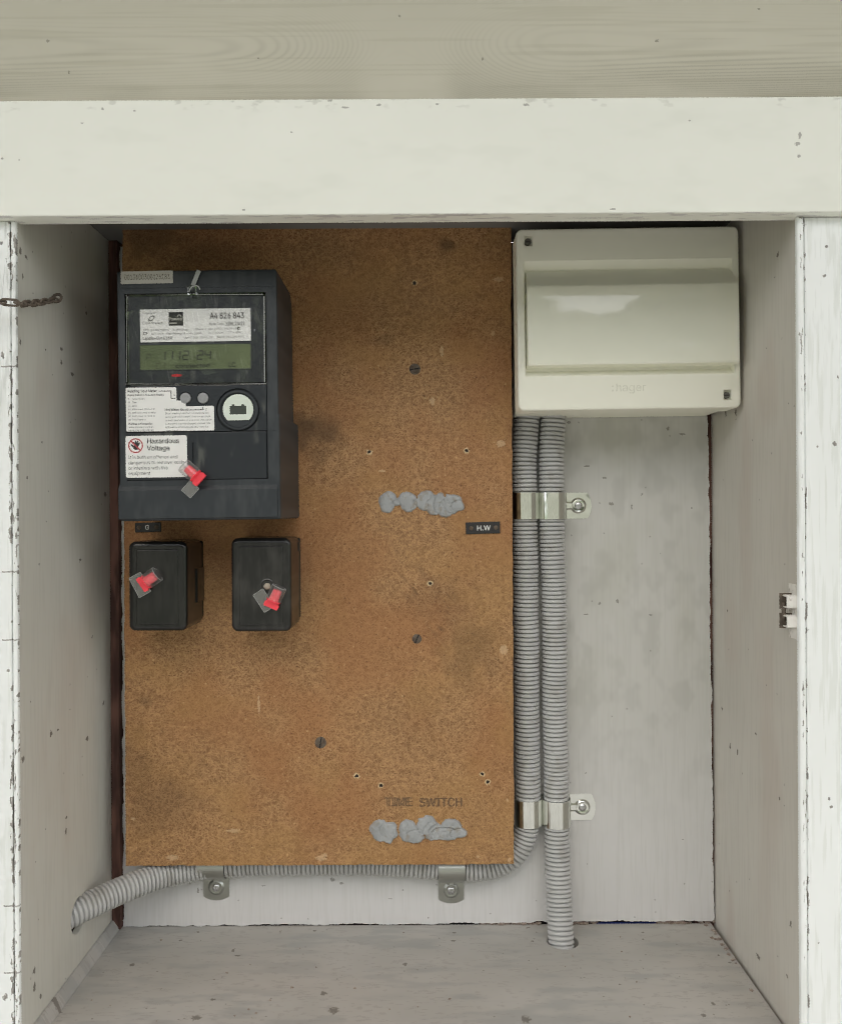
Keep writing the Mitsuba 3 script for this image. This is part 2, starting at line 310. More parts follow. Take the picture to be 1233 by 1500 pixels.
def board(p, n, uv):
    w = noise(p.x * 260, p.z * 260, 1.0)
    f1 = noise(p.x * 1500 + 3 * w, p.z * 330, 2.0)
    f2 = noise(p.x * 330, p.z * 1500 + 3 * w, 5.0)
    f3 = noise((p.x + p.z) * 1050 + 2 * w, (p.x - p.z) * 240, 9.0)
    f4 = noise((p.x + p.z) * 240, (p.x - p.z) * 1050 + 2 * w, 12.0)
    fl = (dr.maximum(f1, f2) + dr.maximum(f3, f4)) * 0.5
    big = fbm(p.x * 14, p.z * 12, 3.0)
    c = mix([0.205, 0.102, 0.040], [0.455, 0.262, 0.122], smoothstep(0.30, 0.95, fl))
    c = mix(c, [0.30, 0.125, 0.045], 0.50 * smoothstep(0.38, 0.75, big))
    c = mix(c, [0.36, 0.20, 0.07], 0.35 * smoothstep(0.45, 0.8, fbm(p.x * 22, p.z * 30, 21.0)))
    v = voronoi(p.x * 230, p.z * 230)
    c = mix(c, [0.09, 0.042, 0.018], 0.55 * dr.select(v[2] > 0.80, 1 - smoothstep(0.12, 0.30, v[0] + 0.15 * w), 0.0))
    v2 = voronoi(p.x * 170 + 31, p.z * 170)
    c = mix(c, [0.66, 0.45, 0.24], 0.4 * dr.select(v2[2] > 0.86, 1 - smoothstep(0.08, 0.26, v2[0] + 0.2 * w), 0.0))
    st = mi.Float(0); wob = fbm(p.x * 70, p.z * 70, 2.0) - 0.5
    for x, z, rx, rz, k in bstain:
        d = dr.sqrt(dr.square((p.x - x) / rx) + dr.square((p.z - z) / rz)) + wob * 1.1
        st = dr.maximum(st, k * (1 - smoothstep(0.25, 1.25, d)))
    # rubbed pencil and dirt streaks running down to the right
    u, t = (p.x - GXB) * 0.75 + (p.z - GZB) * 0.66, (p.x - GXB) * -0.66 + (p.z - GZB) * 0.75
    st = dr.maximum(st, 0.60 * (0.35 + 0.65 * fl) * smoothstep(0.42, 0.85, noise(u * 520, t * 20, 4.0) * 0.6 + 0.4 * noise(p.x * 160, p.z * 160, 8.0)) * (1 - smoothstep(0.5, 1.0, dr.sqrt(dr.square(u / 0.028) + dr.square(t / 0.075)))))
    c = mix(c, [0.050, 0.026, 0.012], st * (0.75 + 0.5 * fl))
    c = mix(c, [0.66, 0.48, 0.30], 0.45 * spots(p, blight, 7.0))
    c = mix(c, [0.62, 0.48, 0.30], 0.8 * spots(p, [(x, z, 0.0029, 0.0027) for x, z, _, _ in bhole], 6.0))
    c = mix(c, [0.02, 0.012, 0.008], spots(p, bhole, 2.0))
    side = dr.abs(n.y) < 0.5
    return dr.select(side, mi.Color3f(0.30, 0.20, 0.11) * (0.6 + 0.8 * f1), c)
GXB, GZB = W(650, 900, Y_BOARD)
def board_bump(p, n, uv):
    return 0.00022 * noise(p.x * 900, p.z * 700, 1.0) + 0.00015 * noise(p.x * 500, p.z * 1200, 4.0) + 0.0004 * fbm(p.x * 60, p.z * 60)
mat('particle_board', proc(board), 0.62, board_bump, 1.0, spec=0.35)
mat('stud_timber', proc(lambda p, n, uv: mix([0.055, 0.024, 0.018], [0.16, 0.078, 0.058], smoothstep(0.25, 0.75, fbm(p.x * 200, p.z * 28, 2.0)))), 0.8, lambda p, n, uv: 0.0006 * fbm(p.x * 300, p.z * 60), 1.0)
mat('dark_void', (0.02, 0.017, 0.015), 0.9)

def plastic_dust(base, dust, amt, seed):
    def fn(p, n, uv):
        d = fbm(p.x * 60, p.z * 45, seed) * 0.5 + 0.5 * fbm(p.x * 220, p.z * 60, seed + 3)
        return mix(base, dust, amt * smoothstep(0.35, 0.8, d))
    return proc(fn)
mat('meter_plastic', plastic_dust([0.022, 0.027, 0.032], [0.058, 0.063, 0.066], 0.5, 2.0), 0.42, lambda p, n, uv: 0.00006 * noise(p.x * 2500, p.z * 2500, p.y * 2500), 1.0, spec=0.45)
def panel_smear(p, n, uv):
    s = smoothstep(0.52, 0.78, fbm(p.x * 150, p.z * 42, 3.0)) * smoothstep(0.40, 0.65, fbm(p.x * 40, p.z * 40, 8.0))
    return mix([0.018, 0.022, 0.027], [0.10, 0.105, 0.095], 0.75 * s)
mat('meter_panel_plastic', proc(panel_smear), 0.33, spec=0.45)
mat('fuse_plastic', plastic_dust([0.0065, 0.0065, 0.0065], [0.035, 0.033, 0.030], 0.30, 5.0), 0.16, lambda p, n, uv: 0.00012 * noise(p.x * 900, p.z * 900, p.y * 900), 1.0, spec=0.5)
mat('fuse_plastic_dusty', plastic_dust([0.012, 0.0115, 0.0115], [0.060, 0.057, 0.053], 0.6, 9.0), 0.22, lambda p, n, uv: 0.00012 * noise(p.x * 900, p.z * 900, p.y * 900), 1.0, spec=0.5)
mat('label_white', proc(lambda p, n, uv: mix([0.70, 0.70, 0.68], [0.78, 0.78, 0.76], fbm(p.x * 60, p.z * 60, 3.0))), 0.45, spec=0.4)
mat('label_grey', (0.42, 0.41, 0.37), 0.5)
mat('ink', (0.009, 0.009, 0.009), 0.6)
mat('faded_ink', (0.05, 0.05, 0.05), 0.6)
mat('serial_ink', (0.10, 0.085, 0.06), 0.6)
mat('warning_red', (0.38, 0.045, 0.05), 0.5)
mat('lcd_green', proc(lambda p, n, uv: mix([0.078, 0.104, 0.044], [0.122, 0.150, 0.068], fbm(p.x * 40, p.z * 80, 1.0) * 0.6 + 0.4 * smoothstep(W(240, 0, 727)[0], W(360, 0, 727)[0], p.x))), 0.35)
mat('lcd_segment', (0.008, 0.012, 0.006), 0.5)
mat('lcd_ghost', (0.050, 0.062, 0.026), 0.5)
mat('led_red', (0.42, 0.02, 0.025), 0.3)
mat('button_grey', (0.27, 0.275, 0.28), 0.35)
mat('battery_face', (0.62, 0.68, 0.60), 0.4)
mat('battery_ink', (0.035, 0.045, 0.035), 0.5)
mat('enclosure_plastic', proc(lambda p, n, uv: mix([0.74, 0.735, 0.635], [0.77, 0.765, 0.665], fbm(p.x * 8, p.z * 8, 1.0))), 0.38, lambda p, n, uv: 0.00004 * noise(p.x * 1800, p.z * 1800, 1.0), 1.0, spec=0.45)
mat('enclosure_door_gloss', proc(lambda p, n, uv: mix([0.74, 0.74, 0.63], [0.77, 0.77, 0.66], fbm(p.x * 8, p.z * 8, 1.0))), 0.03, spec=0.7, clearcoat=1.0, clearcoat_gloss=0.98)
mat('screw_dark', (0.10, 0.10, 0.085), 0.5)
mat('emboss', (0.63, 0.625, 0.53), 0.4)
mat('pvc_grey', proc(lambda p, n, uv: mix(mix([0.41, 0.412, 0.405], [0.50, 0.502, 0.495], fbm(p.x * 30, p.z * 30, p.y * 30)), [0.30, 0.285, 0.25], 0.45 * smoothstep(0.52, 0.75, fbm(p.x * 110, p.z * 70, p.y * 90)))), 0.34, spec=0.5)
mat('sealant', proc(lambda p, n, uv: mix(mix([0.26, 0.27, 0.272], [0.37, 0.38, 0.385], fbm(p.x * 130, p.z * 90, 1.0)), [0.24, 0.20, 0.15], 0.5 * smoothstep(0.55, 0.75, fbm(p.x * 210, p.z * 160, 6.0)))), 0.5, lambda p, n, uv: 0.0005 * fbm(p.x * 320, p.z * 140), 1.0)
mat('zinc', proc(lambda p, n, uv: mix([0.66, 0.675, 0.63], [0.77, 0.78, 0.74], fbm(p.x * 90, p.z * 90, p.y * 90))), proc(lambda p, n, uv: 0.04 + 0.12 * fbm(p.x * 240, p.z * 240, p.y * 240)), lambda p, n, uv: 0.00015 * noise(p.x * 130, p.z * 130, p.y * 130), 1.0, metallic=1.0)
mat('zinc_dull', proc(lambda p, n, uv: mix([0.42, 0.43, 0.40], [0.52, 0.53, 0.50], fbm(p.x * 90, p.z * 90, p.y * 90))), 0.36, lambda p, n, uv: 0.0004 * noise(p.x * 130, p.z * 130, p.y * 130), 1.0, metallic=1.0)
mat('screw_steel', (0.55, 0.55, 0.55), 0.3, metallic=1.0)
mat('old_screw', proc(lambda p, n, uv: mix([0.065, 0.045, 0.032], [0.17, 0.14, 0.11], fbm(p.x * 400, p.z * 400, 1.0))), 0.75, spec=0.2)
mat('rust', proc(lambda p, n, uv: mix([0.040, 0.030, 0.023], [0.17, 0.135, 0.105], fbm(p.x * 300, p.z * 300, p.y * 300))), 0.65, lambda p, n, uv: 0.0004 * fbm(p.x * 900, p.z * 900, p.y * 900), 1.0)
mat('seal_red', (0.82, 0.06, 0.085), 0.25)
mat('wax', (0.36, 0.31, 0.25), 0.6)
mat('nameplate_black', (0.022, 0.020, 0.020), 0.4)
mat('engraving_white', (0.60, 0.60, 0.58), 0.5)
mat('cable_blue', (0.035, 0.055, 0.22), 0.4)
mat('catch_white', proc(lambda p, n, uv: mix([0.66, 0.64, 0.60], [0.45, 0.42, 0.38], smoothstep(0.55, 0.75, fbm(p.x * 300, p.z * 300, p.y * 300)))), 0.45)
mat('pencil', (0.13, 0.075, 0.038), 0.7)
scene['clear_sheet'] = {'type': 'thindielectric', 'int_ior': 1.5}
scene['clear_plastic'] = {'type': 'dielectric', 'int_ior': 1.49}
scene['dusty_clear'] = {'type': 'blendbsdf', 'weight': 0.08, 'bsdf_0': {'type': 'thindielectric', 'int_ior': 1.5}, 'bsdf_1': {'type': 'twosided', 'bsdf': {'type': 'diffuse', 'reflectance': rgb(0.55, 0.54, 0.52)}}}
def scuffs(p, n, uv):
    a = smoothstep(0.58, 0.80, fbm(p.x * 260, p.z * 38, 3.0)) * smoothstep(0.45, 0.65, fbm(p.x * 45, p.z * 45, 9.0))
    b = smoothstep(0.74, 0.80, noise(p.x * 900 + p.z * 160, p.z * 60, 5.0)) * smoothstep(0.5, 0.62, fbm(p.x * 60, p.z * 60, 2.0))
    return 0.006 + 0.05 * a + 0.05 * b
scene['scuffed_clear'] = {'type': 'blendbsdf', 'weight': proc(scuffs), 'bsdf_0': {'type': 'thindielectric', 'int_ior': 1.5}, 'bsdf_1': {'type': 'twosided', 'bsdf': {'type': 'diffuse', 'reflectance': rgb(0.6, 0.6, 0.57)}}}
mat('clear_rim', (0.30, 0.31, 0.30), 0.15, spec=0.8, spec_trans=0.0)
mat('grass', proc(lambda p, n, uv: mix([0.045, 0.085, 0.022], [0.10, 0.15, 0.045], fbm(p.x * 6, p.y * 6, 1.0))), 0.9)
mat('paving', proc(lambda p, n, uv: mix([0.30, 0.29, 0.27], [0.40, 0.385, 0.36], fbm(p.x * 4, p.y * 4, 1.0))), 0.85)
mat('leaf', proc(lambda p, n, uv: mix([0.09, 0.115, 0.055], [0.17, 0.20, 0.11], noise(p.x * 9, p.y * 9, p.z * 9))), 0.6)
mat('bark', (0.12, 0.09, 0.065), 0.9)
mat('paling_timber', proc(lambda p, n, uv: mix([0.46, 0.45, 0.39], [0.58, 0.57, 0.50], fbm(p.x * 20, p.z * 3, 1.0))), 0.85)
mat('soffit_paint', (0.55, 0.55, 0.50), 0.6)

# ------------------------------------------------------------------ the setting out of doors (behind and below the camera)
def quad(x0, x1, y0, y1, z):
    return trimesh.Trimesh([[x0, y0, z], [x1, y0, z], [x1, y1, z], [x0, y1, z]], [[0, 1, 2], [0, 2, 3]], process=False)
G = -H * 1000
k = add('lawn', quad(-150000, 150000, -200000, 90000, G), 'grass'); labels[k] = {'kind': 'structure'}
k = add('path', quad(-6000, 6000, -5200, 676, G + 4), 'paving'); labels[k] = {'kind': 'structure'}

# ------------------------------------------------------------------ house wall: weatherboards, and the eave over them
hw = thing('house_wall', 'beige painted weatherboard house wall above the white header of the cabinet', 'wall')
ZH0, ZH1 = P(616, 313.5, Y_HEAD)[2], P(616, 143.5, Y_HEAD)[2]
XP_R = P(1237, 700, Y_POST)[0]; XP_L = -352.0
for i, z in enumerate((ZH1 - 6, ZH1 + 144, ZH1 + 294, ZH1 + 444)):
    pts = [(655, z), (661, z + 163), (676, z + 163), (676, z)]
    poly = sg.Polygon(pts)
    m = trimesh.creation.extrude_polygon(poly, 4400, engine='earcut')      # drawing (y, z) extruded along x
    m.apply_transform(np.array([[0, 0, 1, -2200], [1, 0, 0, 0], [0, 1, 0, 0], [0, 0, 0, 1.0]]))
    add('weatherboard', m, 'siding_paint', hw)
for sx0, sx1 in ((-2200, XP_L - 1), (XP_R + 1.5, 2200)):
    for z in np.arange(ZH1 - 6 - 150, G + 100, -150):
        poly = sg.Polygon([(668, z), (674, z + 163), (686, z + 163), (686, z)])
        m = trimesh.creation.extrude_polygon(poly, sx1 - sx0, engine='earcut')
        m.apply_transform(np.array([[0, 0, 1, sx0], [1, 0, 0, 0], [0, 1, 0, 0], [0, 0, 0, 1.0]]))
        add('weatherboard', m, 'siding_paint', hw)

# ------------------------------------------------------------------ the cabinet
cab = thing('meter_cabinet', 'open timber meter cabinet with chipped white frame and grey inside', 'cabinet')
def ragged(pts, amp, step, seed):
    """An outline with a worn edge."""
    ring = sg.Polygon(pts).exterior; n = int(ring.length / step)
    q = np.array([ring.interpolate(i / n, normalized=True).coords[0] for i in range(n)])
    d = meshkit.fbm(np.c_[q * 0.06, np.full(n, seed)], 4, seed) - 0.5
    d2 = meshkit.noise(np.c_[q * 0.45, np.full(n, seed)], seed + 3) - 0.5
    c = q.mean(0); out = q.copy()
    tan = np.roll(q, -1, 0) - np.roll(q, 1, 0); nor = np.c_[tan[:, 1], -tan[:, 0]]; nor /= np.linalg.norm(nor, axis=1, keepdims=True) + 1e-9
    return sg.Polygon(q + nor * (amp * (d * 1.3 + d2 * 0.7))[:, None]).buffer(0)

hb = soft_plate(sg.box(-760, ZH0, 760, ZH1), Y_HEAD, 668, 1.2, 3)
add('header_board', hb, 'white_header_paint', cab)
XS_L, XS_R = SEAM_L * 1000, SEAM_R * 1000
add('frame_post', soft_plate(sg.box(XP_L, -700, XS_L - 0.4, ZH0 - 0.3), Y_POST, 700, 1.0, 3), 'white_post_paint', cab)
add('frame_post', soft_plate(sg.box(XS_R + 0.35, -700, XP_R, ZH0 - 0.3), Y_POST, 700, 1.0, 3), 'white_post_paint', cab)
# the front edges of the side panels, painted white like the posts
add('edge_strip', soft_plate(sg.box(XS_L + 0.4, -700, XL - 0.1, ZH0 - 0.3), Y_POST - 0.6, 662.5, 1.2, 3), 'white_post_paint', cab)
pr = soft_plate(sg.box(P(1168.7, 800, Y_POST)[0], -700, XS_R - 0.35, ZH0 - 0.3), Y_POST - 1.6, 662.5, 1.8, 3)
add('edge_strip', pr, 'white_post_paint', cab)
# side panels with the hole of the conduit in the left one
COND_EXIT = P(115, 1334, 776)
hole = m3.Manifold.cylinder(60, 16, 16, 40).rotate([0, 90, 0]).translate([XL - 30, 772, COND_EXIT[2] - 2.5])
left = box(XL - 6, XL, 662.6, 868, Z_FLOOR - 300, Z_CEIL) - hole
add('side_panel', left, 'left_wall_paint', cab)
rp = np.array([[XR0, 662.6], [XR0 + 7, 662.6], [XR1 + 7, 868], [XR1, 868]])
m = trimesh.creation.extrude_polygon(sg.Polygon(rp), Z_CEIL - (Z_FLOOR - 300), engine='earcut'); m.apply_translation([0, 0, Z_FLOOR - 300])
add('side_panel', m, 'right_wall_paint', cab)
# back panel, its edges broken
xr_t, xr_b = P(1037, 610, Y_BACK)[0], P(1045.5, 1345, Y_BACK)[0]
bp = ragged([(-302.6, Z_FLOOR + 0.6), (xr_b, Z_FLOOR + 3.4), (xr_t - 1, Z_CEIL - 4), (-302.6, Z_CEIL - 4)], 2.2, 3.0, 4)
add('back_panel', plate(bp, Y_BACK + 5, 5), 'back_paint', cab)
add('timber_stud', box(-330, -285, Y_BACK + 6, Y_BACK + 50, Z_FLOOR - 60, Z_CEIL + 20), 'stud_timber', cab)
add('timber_stud', box(xr_t - 14, xr_b + 18, Y_BACK + 6, Y_BACK + 50, Z_FLOOR - 60, Z_CEIL + 20), 'stud_timber', cab)
add('timber_batten', box(XL + 0.4, -303.2, Y_BACK - 7, Y_BACK + 5.5, Z_FLOOR + 1, Z_CEIL - 0.2), 'stud_timber', cab, label='dark red timber batten in the left back corner')
add('top_panel', box(XL - 6, XR1 + 8, 668.2, 869, Z_CEIL + 0.3, Z_CEIL + 8), 'ceiling_paint', cab)
# floor with the conduit hole
FH = P(822, 1378, 829)
fl = box(XL - 5.5, XR0 - 2.4, 500, 863.5, Z_FLOOR - 12, Z_FLOOR) - m3.Manifold.cylinder(60, 15.2, 15.2, 40).translate([FH[0] + 1.2, FH[1] - 1, Z_FLOOR - 30])
add('base_panel', box(XL + 0.2, XR0 - 2.0, 662.8, 863.5, Z_FLOOR - 12, Z_FLOOR) - m3.Manifold.cylinder(60, 15.2, 15.2, 40).translate([FH[0] + 1.2, FH[1] - 1, Z_FLOOR - 30]), 'floor_paint', cab)
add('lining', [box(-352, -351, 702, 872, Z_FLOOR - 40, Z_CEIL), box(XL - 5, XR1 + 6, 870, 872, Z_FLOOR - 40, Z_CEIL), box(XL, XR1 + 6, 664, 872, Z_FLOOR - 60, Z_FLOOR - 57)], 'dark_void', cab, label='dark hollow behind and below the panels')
# corner moulding along the foot of the left panel
mp = sg.Polygon([(XL + 0.3, Z_FLOOR + 0.3), (XL + 7.4, Z_FLOOR + 0.3), (XL + 6.4, Z_FLOOR + 3.0), (XL + 2.2, Z_FLOOR + 9.6), (XL + 0.3, Z_FLOOR + 10.2)])
m = trimesh.creation.extrude_polygon(mp, 858 - 664, engine='earcut')
m.apply_transform(np.array([[1, 0, 0, 0], [0, 0, 1, 664], [0, 1, 0, 0], [0, 0, 0, 1.0]])); m.fix_normals()
add('corner_moulding', m, 'floor_paint', cab)

bl = thing('electrical_cable', 'short run of blue cable showing in the gap under the back panel', 'cable')
del labels[bl]
a, b_ = P(868, 1356.5, 868), P(962, 1356.5, 868)
k = add('electrical_cable', sweep(np.linspace(a, b_, 12) + [0, 0, 0.2], 3.4, 14), 'cable_blue', smooth=50)
labels[k] = {'label': 'blue cable in the gap below the back panel, right of the conduit', 'category': 'cable'}
# plaster crumbs in that gap
cr = []
for x0, x1, n in ((704, 790, 26), (838, 874, 16), (962, 1050, 26)):
    for _ in range(n):
        p = P(random.uniform(x0, x1), 1355 + random.uniform(-2, 2), 864); r = random.uniform(0.8, 2.6)
        ic = trimesh.creation.icosphere(1, r); ic.vertices *= rng.uniform(0.6, 1.3, (len(ic.vertices), 1)) * [1.4, 1, 0.7]; ic.apply_translation([p[0], 863.5 + random.uniform(-1, 2), Z_FLOOR + r * 0.5]); cr.append(ic)
for _ in range(26):
    yy = 862 - abs(random.gauss(0, 1)) * 45; r = random.uniform(0.5, 1.5)
    ic = trimesh.creation.icosphere(1, r); ic.vertices *= rng.uniform(0.6, 1.3, (len(ic.vertices), 1)) * [1.4, 1.2, 0.6]; ic.apply_translation([XR0 - 3.5 - abs(random.gauss(0, 1)) * 4, yy, Z_FLOOR + r * 0.4]); cr.append(ic)
for _ in range(30):
    r = random.uniform(0.4, 1.0)
    ic = trimesh.creation.icosphere(1, r); ic.vertices *= rng.uniform(0.6, 1.3, (len(ic.vertices), 1)) * [1.4, 1.2, 0.6]; ic.apply_translation([random.uniform(-295, 285), random.uniform(690, 858), Z_FLOOR + r * 0.4]); cr.append(ic)
mat('crumbs', proc(lambda p, n, uv: mix([0.10, 0.06, 0.045], [0.42, 0.36, 0.31], noise(p.x * 500, p.z * 500, p.y * 500))), 0.9)
k = add('plaster_crumbs', cr, 'crumbs'); labels[k] = {'label': 'brown and grey crumbs lying in the gap behind the cabinet base', 'category': 'debris', 'kind': 'stuff'}

# ------------------------------------------------------------------ the particle board
BL, BR = P(180, 800, Y_BOARD)[0] + 1.2, P(750.5, 800, Y_BOARD)[0]
BT, BB = P(460, 318, Y_BOARD)[2], P(460, 1267.5, Y_BOARD)[2]
mb = thing('mounting_board', 'tall brown particle board stained and pitted, carrying the meter and fuse boxes', 'board')
bpoly = ragged([(BL, BB), (BR, BB), (BR, BT), (BL, BT)], 1.1, 3.0, 9)
add('panel', soft_plate(bpoly.simplify(0.05).convex_hull, Y_BOARD, Y_BOARD + 12, 0.6, 2) if False else plate(bpoly, Y_BOARD + 12, 12), 'particle_board', mb)
add('spacer', [box(BL + 12, BL + 42, Y_BOARD + 12.2, Y_BACK, BB + 60, BT - 10)], 'stud_timber', mb)
add('spacer', [box(BR - 80, BR - 50, Y_BOARD + 12.2, Y_BACK, BB + 60, BT - 10)], 'stud_timber', mb)
def old_screw(px, py, ang, r):
    x, _, z = P(px, py, Y_BOARD)
    h = lathe_y([(r, Y_BOARD + 0.8), (r, Y_BOARD - 0.2), (r * 0.9, Y_BOARD - 0.6), (r * 0.5, Y_BOARD - 0.9), (0.01, Y_BOARD - 1.0)], x, z, 28)
    s = rot_y(box(x - r * 0.95, x + r * 0.95, Y_BOARD - 1.15, Y_BOARD - 0.7, z - 0.55, z + 0.55), ang, [x, 0, z])
    k = add('screw', h, 'old_screw', mb, smooth=40); add('slot', s, 'dark_void', k)
old_screw(607.5, 540.5, 10, 5.4); old_screw(610.5, 936, 65, 4.6); old_screw(469.5, 1088, 80, 5.6)

def blob_patch(blobs, step=0.55, seed=0):
    """A smeared row of filler: overlapping domes with a crease where they meet. blobs: px, py, rx, rz, height (mm)."""
    q = [(*P(x, y, Y_BOARD)[[0, 2]], a / 1.517, b / 1.517, h) for x, y, a, b, h in blobs]
    x0, x1 = min(b[0] - b[2] for b in q) - 3, max(b[0] + b[2] for b in q) + 3
    z0, z1 = min(b[1] - b[3] for b in q) - 3, max(b[1] + b[3] for b in q) + 3
    xs, zs = np.arange(x0, x1, step), np.arange(z0, z1, step)
    X, Z = np.meshgrid(xs, zs, indexing='ij')
    pts = np.stack([X * 0.16, Z * 0.16, np.full_like(X, seed)], -1)
    wob = meshkit.fbm(pts, 3, seed) - 0.5
    h = np.full(X.shape, -1.5)
    for k, (bx, bz, rx, rz, hh) in enumerate(q):
        d = np.maximum(np.sqrt(((X - bx) / rx) ** 2 + ((Z - bz) / rz) ** 2) + wob * 0.55, 0)
        lvl = 0.35 + 0.28 * hh + 0.45 * (k % 2)
        lean = 0.35 * np.clip((X - bx) / rx, -1, 1)
        h = np.where(d < 1, np.maximum(lvl + lean + 1.5 * np.maximum(1 - np.minimum(d, 1) ** 3, 0) ** 0.6, h * 0.45), np.maximum(h, 0.25 - 9 * (d - 1)))
    h = np.maximum(h, -1.5) + (meshkit.noise(pts * 5, seed + 5) - 0.5) * 0.5 + (meshkit.fbm(pts * [2.6, 0.7, 1], 3, seed + 9) - 0.5) * 1.0
    n0, n1 = X.shape
    idx = np.arange(n0 * n1).reshape(n0, n1)
    a, b, c, d = idx[:-1, :-1], idx[1:, :-1], idx[1:, 1:], idx[:-1, 1:]
    f = np.vstack([np.stack([a, b, c], -1).reshape(-1, 3), np.stack([a, c, d], -1).reshape(-1, 3)])
    keep = (h.ravel()[f] > -0.4).any(1)
    m = trimesh.Trimesh(np.c_[X.ravel(), Y_BOARD - h.ravel(), Z.ravel()], f[keep], process=False)
    m.remove_unreferenced_vertices()
    return m
g1 = [(567, 735, 13, 14, 2.0), (581, 737, 7, 4, 0.8), (597, 735, 13, 14, 2.2), (611, 736, 6, 5, 0.8), (624, 734, 13, 14, 2.0), (636, 741, 12, 15, 2.4), (645, 739, 10, 16, 2.8), (652, 745, 10, 14, 3.4), (662, 737, 14, 14, 3.2), (670, 741, 10, 8, 2.2)]
g2 = [(557, 1217, 15, 15, 1.6), (570, 1218, 13, 15, 2.6), (598, 1217, 15, 15, 2.2), (608, 1224, 14, 10, 2.4), (623, 1209, 14, 14, 2.6), (632, 1217, 12, 13, 3.0), (640, 1219, 12, 11, 2.4), (660, 1213, 14, 14, 2.8), (652, 1221, 20, 9, 2.6), (672, 1220, 12, 7, 1.6)]
add('sealant_patch', blob_patch(g1, seed=2), 'sealant', mb, smooth=True, label='upper row of grey sealant blobs, beside the small black plate')
add('sealant_patch', blob_patch(g2, seed=6), 'sealant', mb, smooth=True, label='lower row of grey sealant blobs near the foot of the board')

def text(s, x0, zb, h, yback, width=None, depth=0.12, bold=False):
    """Lettering from x0 on the base line zb, capitals h mm tall, squeezed or stretched to the width."""
    m = meshkit.text_mesh(s, h, depth, bold)
    if width:
        w = m.bounds[1][0] - m.bounds[0][0]; m.apply_scale([width / w, 1, 1])
    m.apply_transform(TOFRONT); m.apply_translation([x0, yback, zb])
    return m
t0, t1 = P(562, 1181.5, Y_BOARD), P(677, 1181.5, Y_BOARD)
mk = [text('TIME', t0[0], t0[2], 8.6, Y_BOARD + 0.02, 25.5, 0.06), text('TIME', t0[0] + 1.9, t0[2] + 0.4, 8.0, Y_BOARD + 0.03, 25.5, 0.05),
      text('SWITCH', t0[0] + 33.6, t0[2] - 0.6, 8.6, Y_BOARD + 0.02, 41, 0.06), text('SWITCH', t0[0] + 35.2, t0[2] - 0.3, 8.0, Y_BOARD + 0.03, 40, 0.05)]
add('lettering', mk, 'pencil', mb, label='smudged stencilled words TIME SWITCH')

# ------------------------------------------------------------------ name plates on the board
def name_plate(x0, x1, y0, y1, tilt, txt, tx, th, tw, label, screws):
    a, b = P(x0, y1, Y_BOARD), P(x1, y0, Y_BOARD)
    key = thing('name_plate', label, 'plate', 'small black name plates')
    c = [(a[0] + b[0]) / 2, 0, (a[2] + b[2]) / 2]
    add('plate', rot_y(soft_plate(sg.box(a[0], a[2], b[0], b[2]), Y_BOARD - 1.6, Y_BOARD - 0.03, 0.4, 2), tilt, c), 'nameplate_black', key)
    for sx in screws:
        s = P(sx, (y0 + y1) / 2, Y_BOARD)
        k = add('rivet', rot_y(lathe_y([(2.1, Y_BOARD - 1.5), (2.1, Y_BOARD - 2.0), (1.5, Y_BOARD - 2.5), (0.02, Y_BOARD - 2.7)], s[0], c[2], 20), tilt, c), 'old_screw', key, smooth=40)
    p = P(tx, (y0 + y1) / 2, Y_BOARD)
    add('lettering', rot_y(text(txt, p[0], c[2] - th / 2, th, Y_BOARD - 1.58, tw, 0.12, True), tilt, c), 'engraving_white', key)
name_plate(682, 732, 764.5, 782, 1.2, 'H.W', 697.5, 4.6, 13.0, 'small black plate lettered H.W at the right edge of the brown board', (690, 726))
name_plate(198.5, 236, 765.5, 779.5, 1.5, 'G', 213.0, 4.4, 3.6, 'small black plate lettered G between meter and left fuse box', (204.5, 230))

# ------------------------------------------------------------------ the meter
YM = 727.0
MC = P(290, 580, YM); MROT = 0.55
def L(px, py):
    """Pixel -> meter-local (x, z) on its front plane (the meter hangs slightly askew)."""
    p = P(px, py, YM); a = -math.radians(MROT); dx, dz = p[0] - MC[0], p[2] - MC[2]
    return np.array([MC[0] + dx * math.cos(a) - dz * math.sin(a), MC[2] + dx * math.sin(a) + dz * math.cos(a)])
def LB(x0, x1, y0, y1):
    """Pixel rectangle -> local x0, x1, z0, z1 (axis-aligned in the meter's own frame)."""
    c = L((x0 + x1) / 2, (y0 + y1) / 2); s = YM / F
    w, h = (x1 - x0) * s / 2, (y1 - y0) * s / 2
    return c[0] - w, c[0] + w, c[1] - h, c[1] + h
meter = thing('electricity_meter', 'dark grey digital electricity meter with green display and white labels on the board', 'meter')
def madd(name, mesh, m_, parent=meter, smooth=False, **k):
    if isinstance(mesh, (list, tuple)): mesh = trimesh.util.concatenate([tm(x) for x in mesh])
    return add(name, rot_y(mesh, MROT, MC), m_, parent, smooth, **k)
bx0, bx1, bz0, bz1 = LB(173, 407.5, 395, 762)
_, _, zmid, _ = LB(173, 407, 420, 606)
def tapered(x0, x1, z0, z1, y0, y1, r, chx=0.0, chz=0.0, grow=0.0):
    q = []
    for inset, y in ((r, y0), (r * 0.4, y0 + r * 0.25), (0.0, y0 + r)):
        o = rrect(x0 + inset, x1 - inset, z0 + inset, z1 - inset, 2.2); c = np.array(o.exterior.coords); q.append(np.c_[c[:, 0], np.full(len(c), y), c[:, 1]])
    o = rrect(x0 - grow, x1 + grow, z0, z1, 2.5); c = np.array(o.exterior.coords); q.append(np.c_[c[:, 0], np.full(len(c), y1 - chz), c[:, 1]])
    o = rrect(x0 - grow + chx, x1 + grow - chx, z0, z1 - chz, 2.5); c = np.array(o.exterior.coords); q.append(np.c_[c[:, 0], np.full(len(c), y1), c[:, 1]])
    return m3.Manifold.hull_points(np.vstack(q))
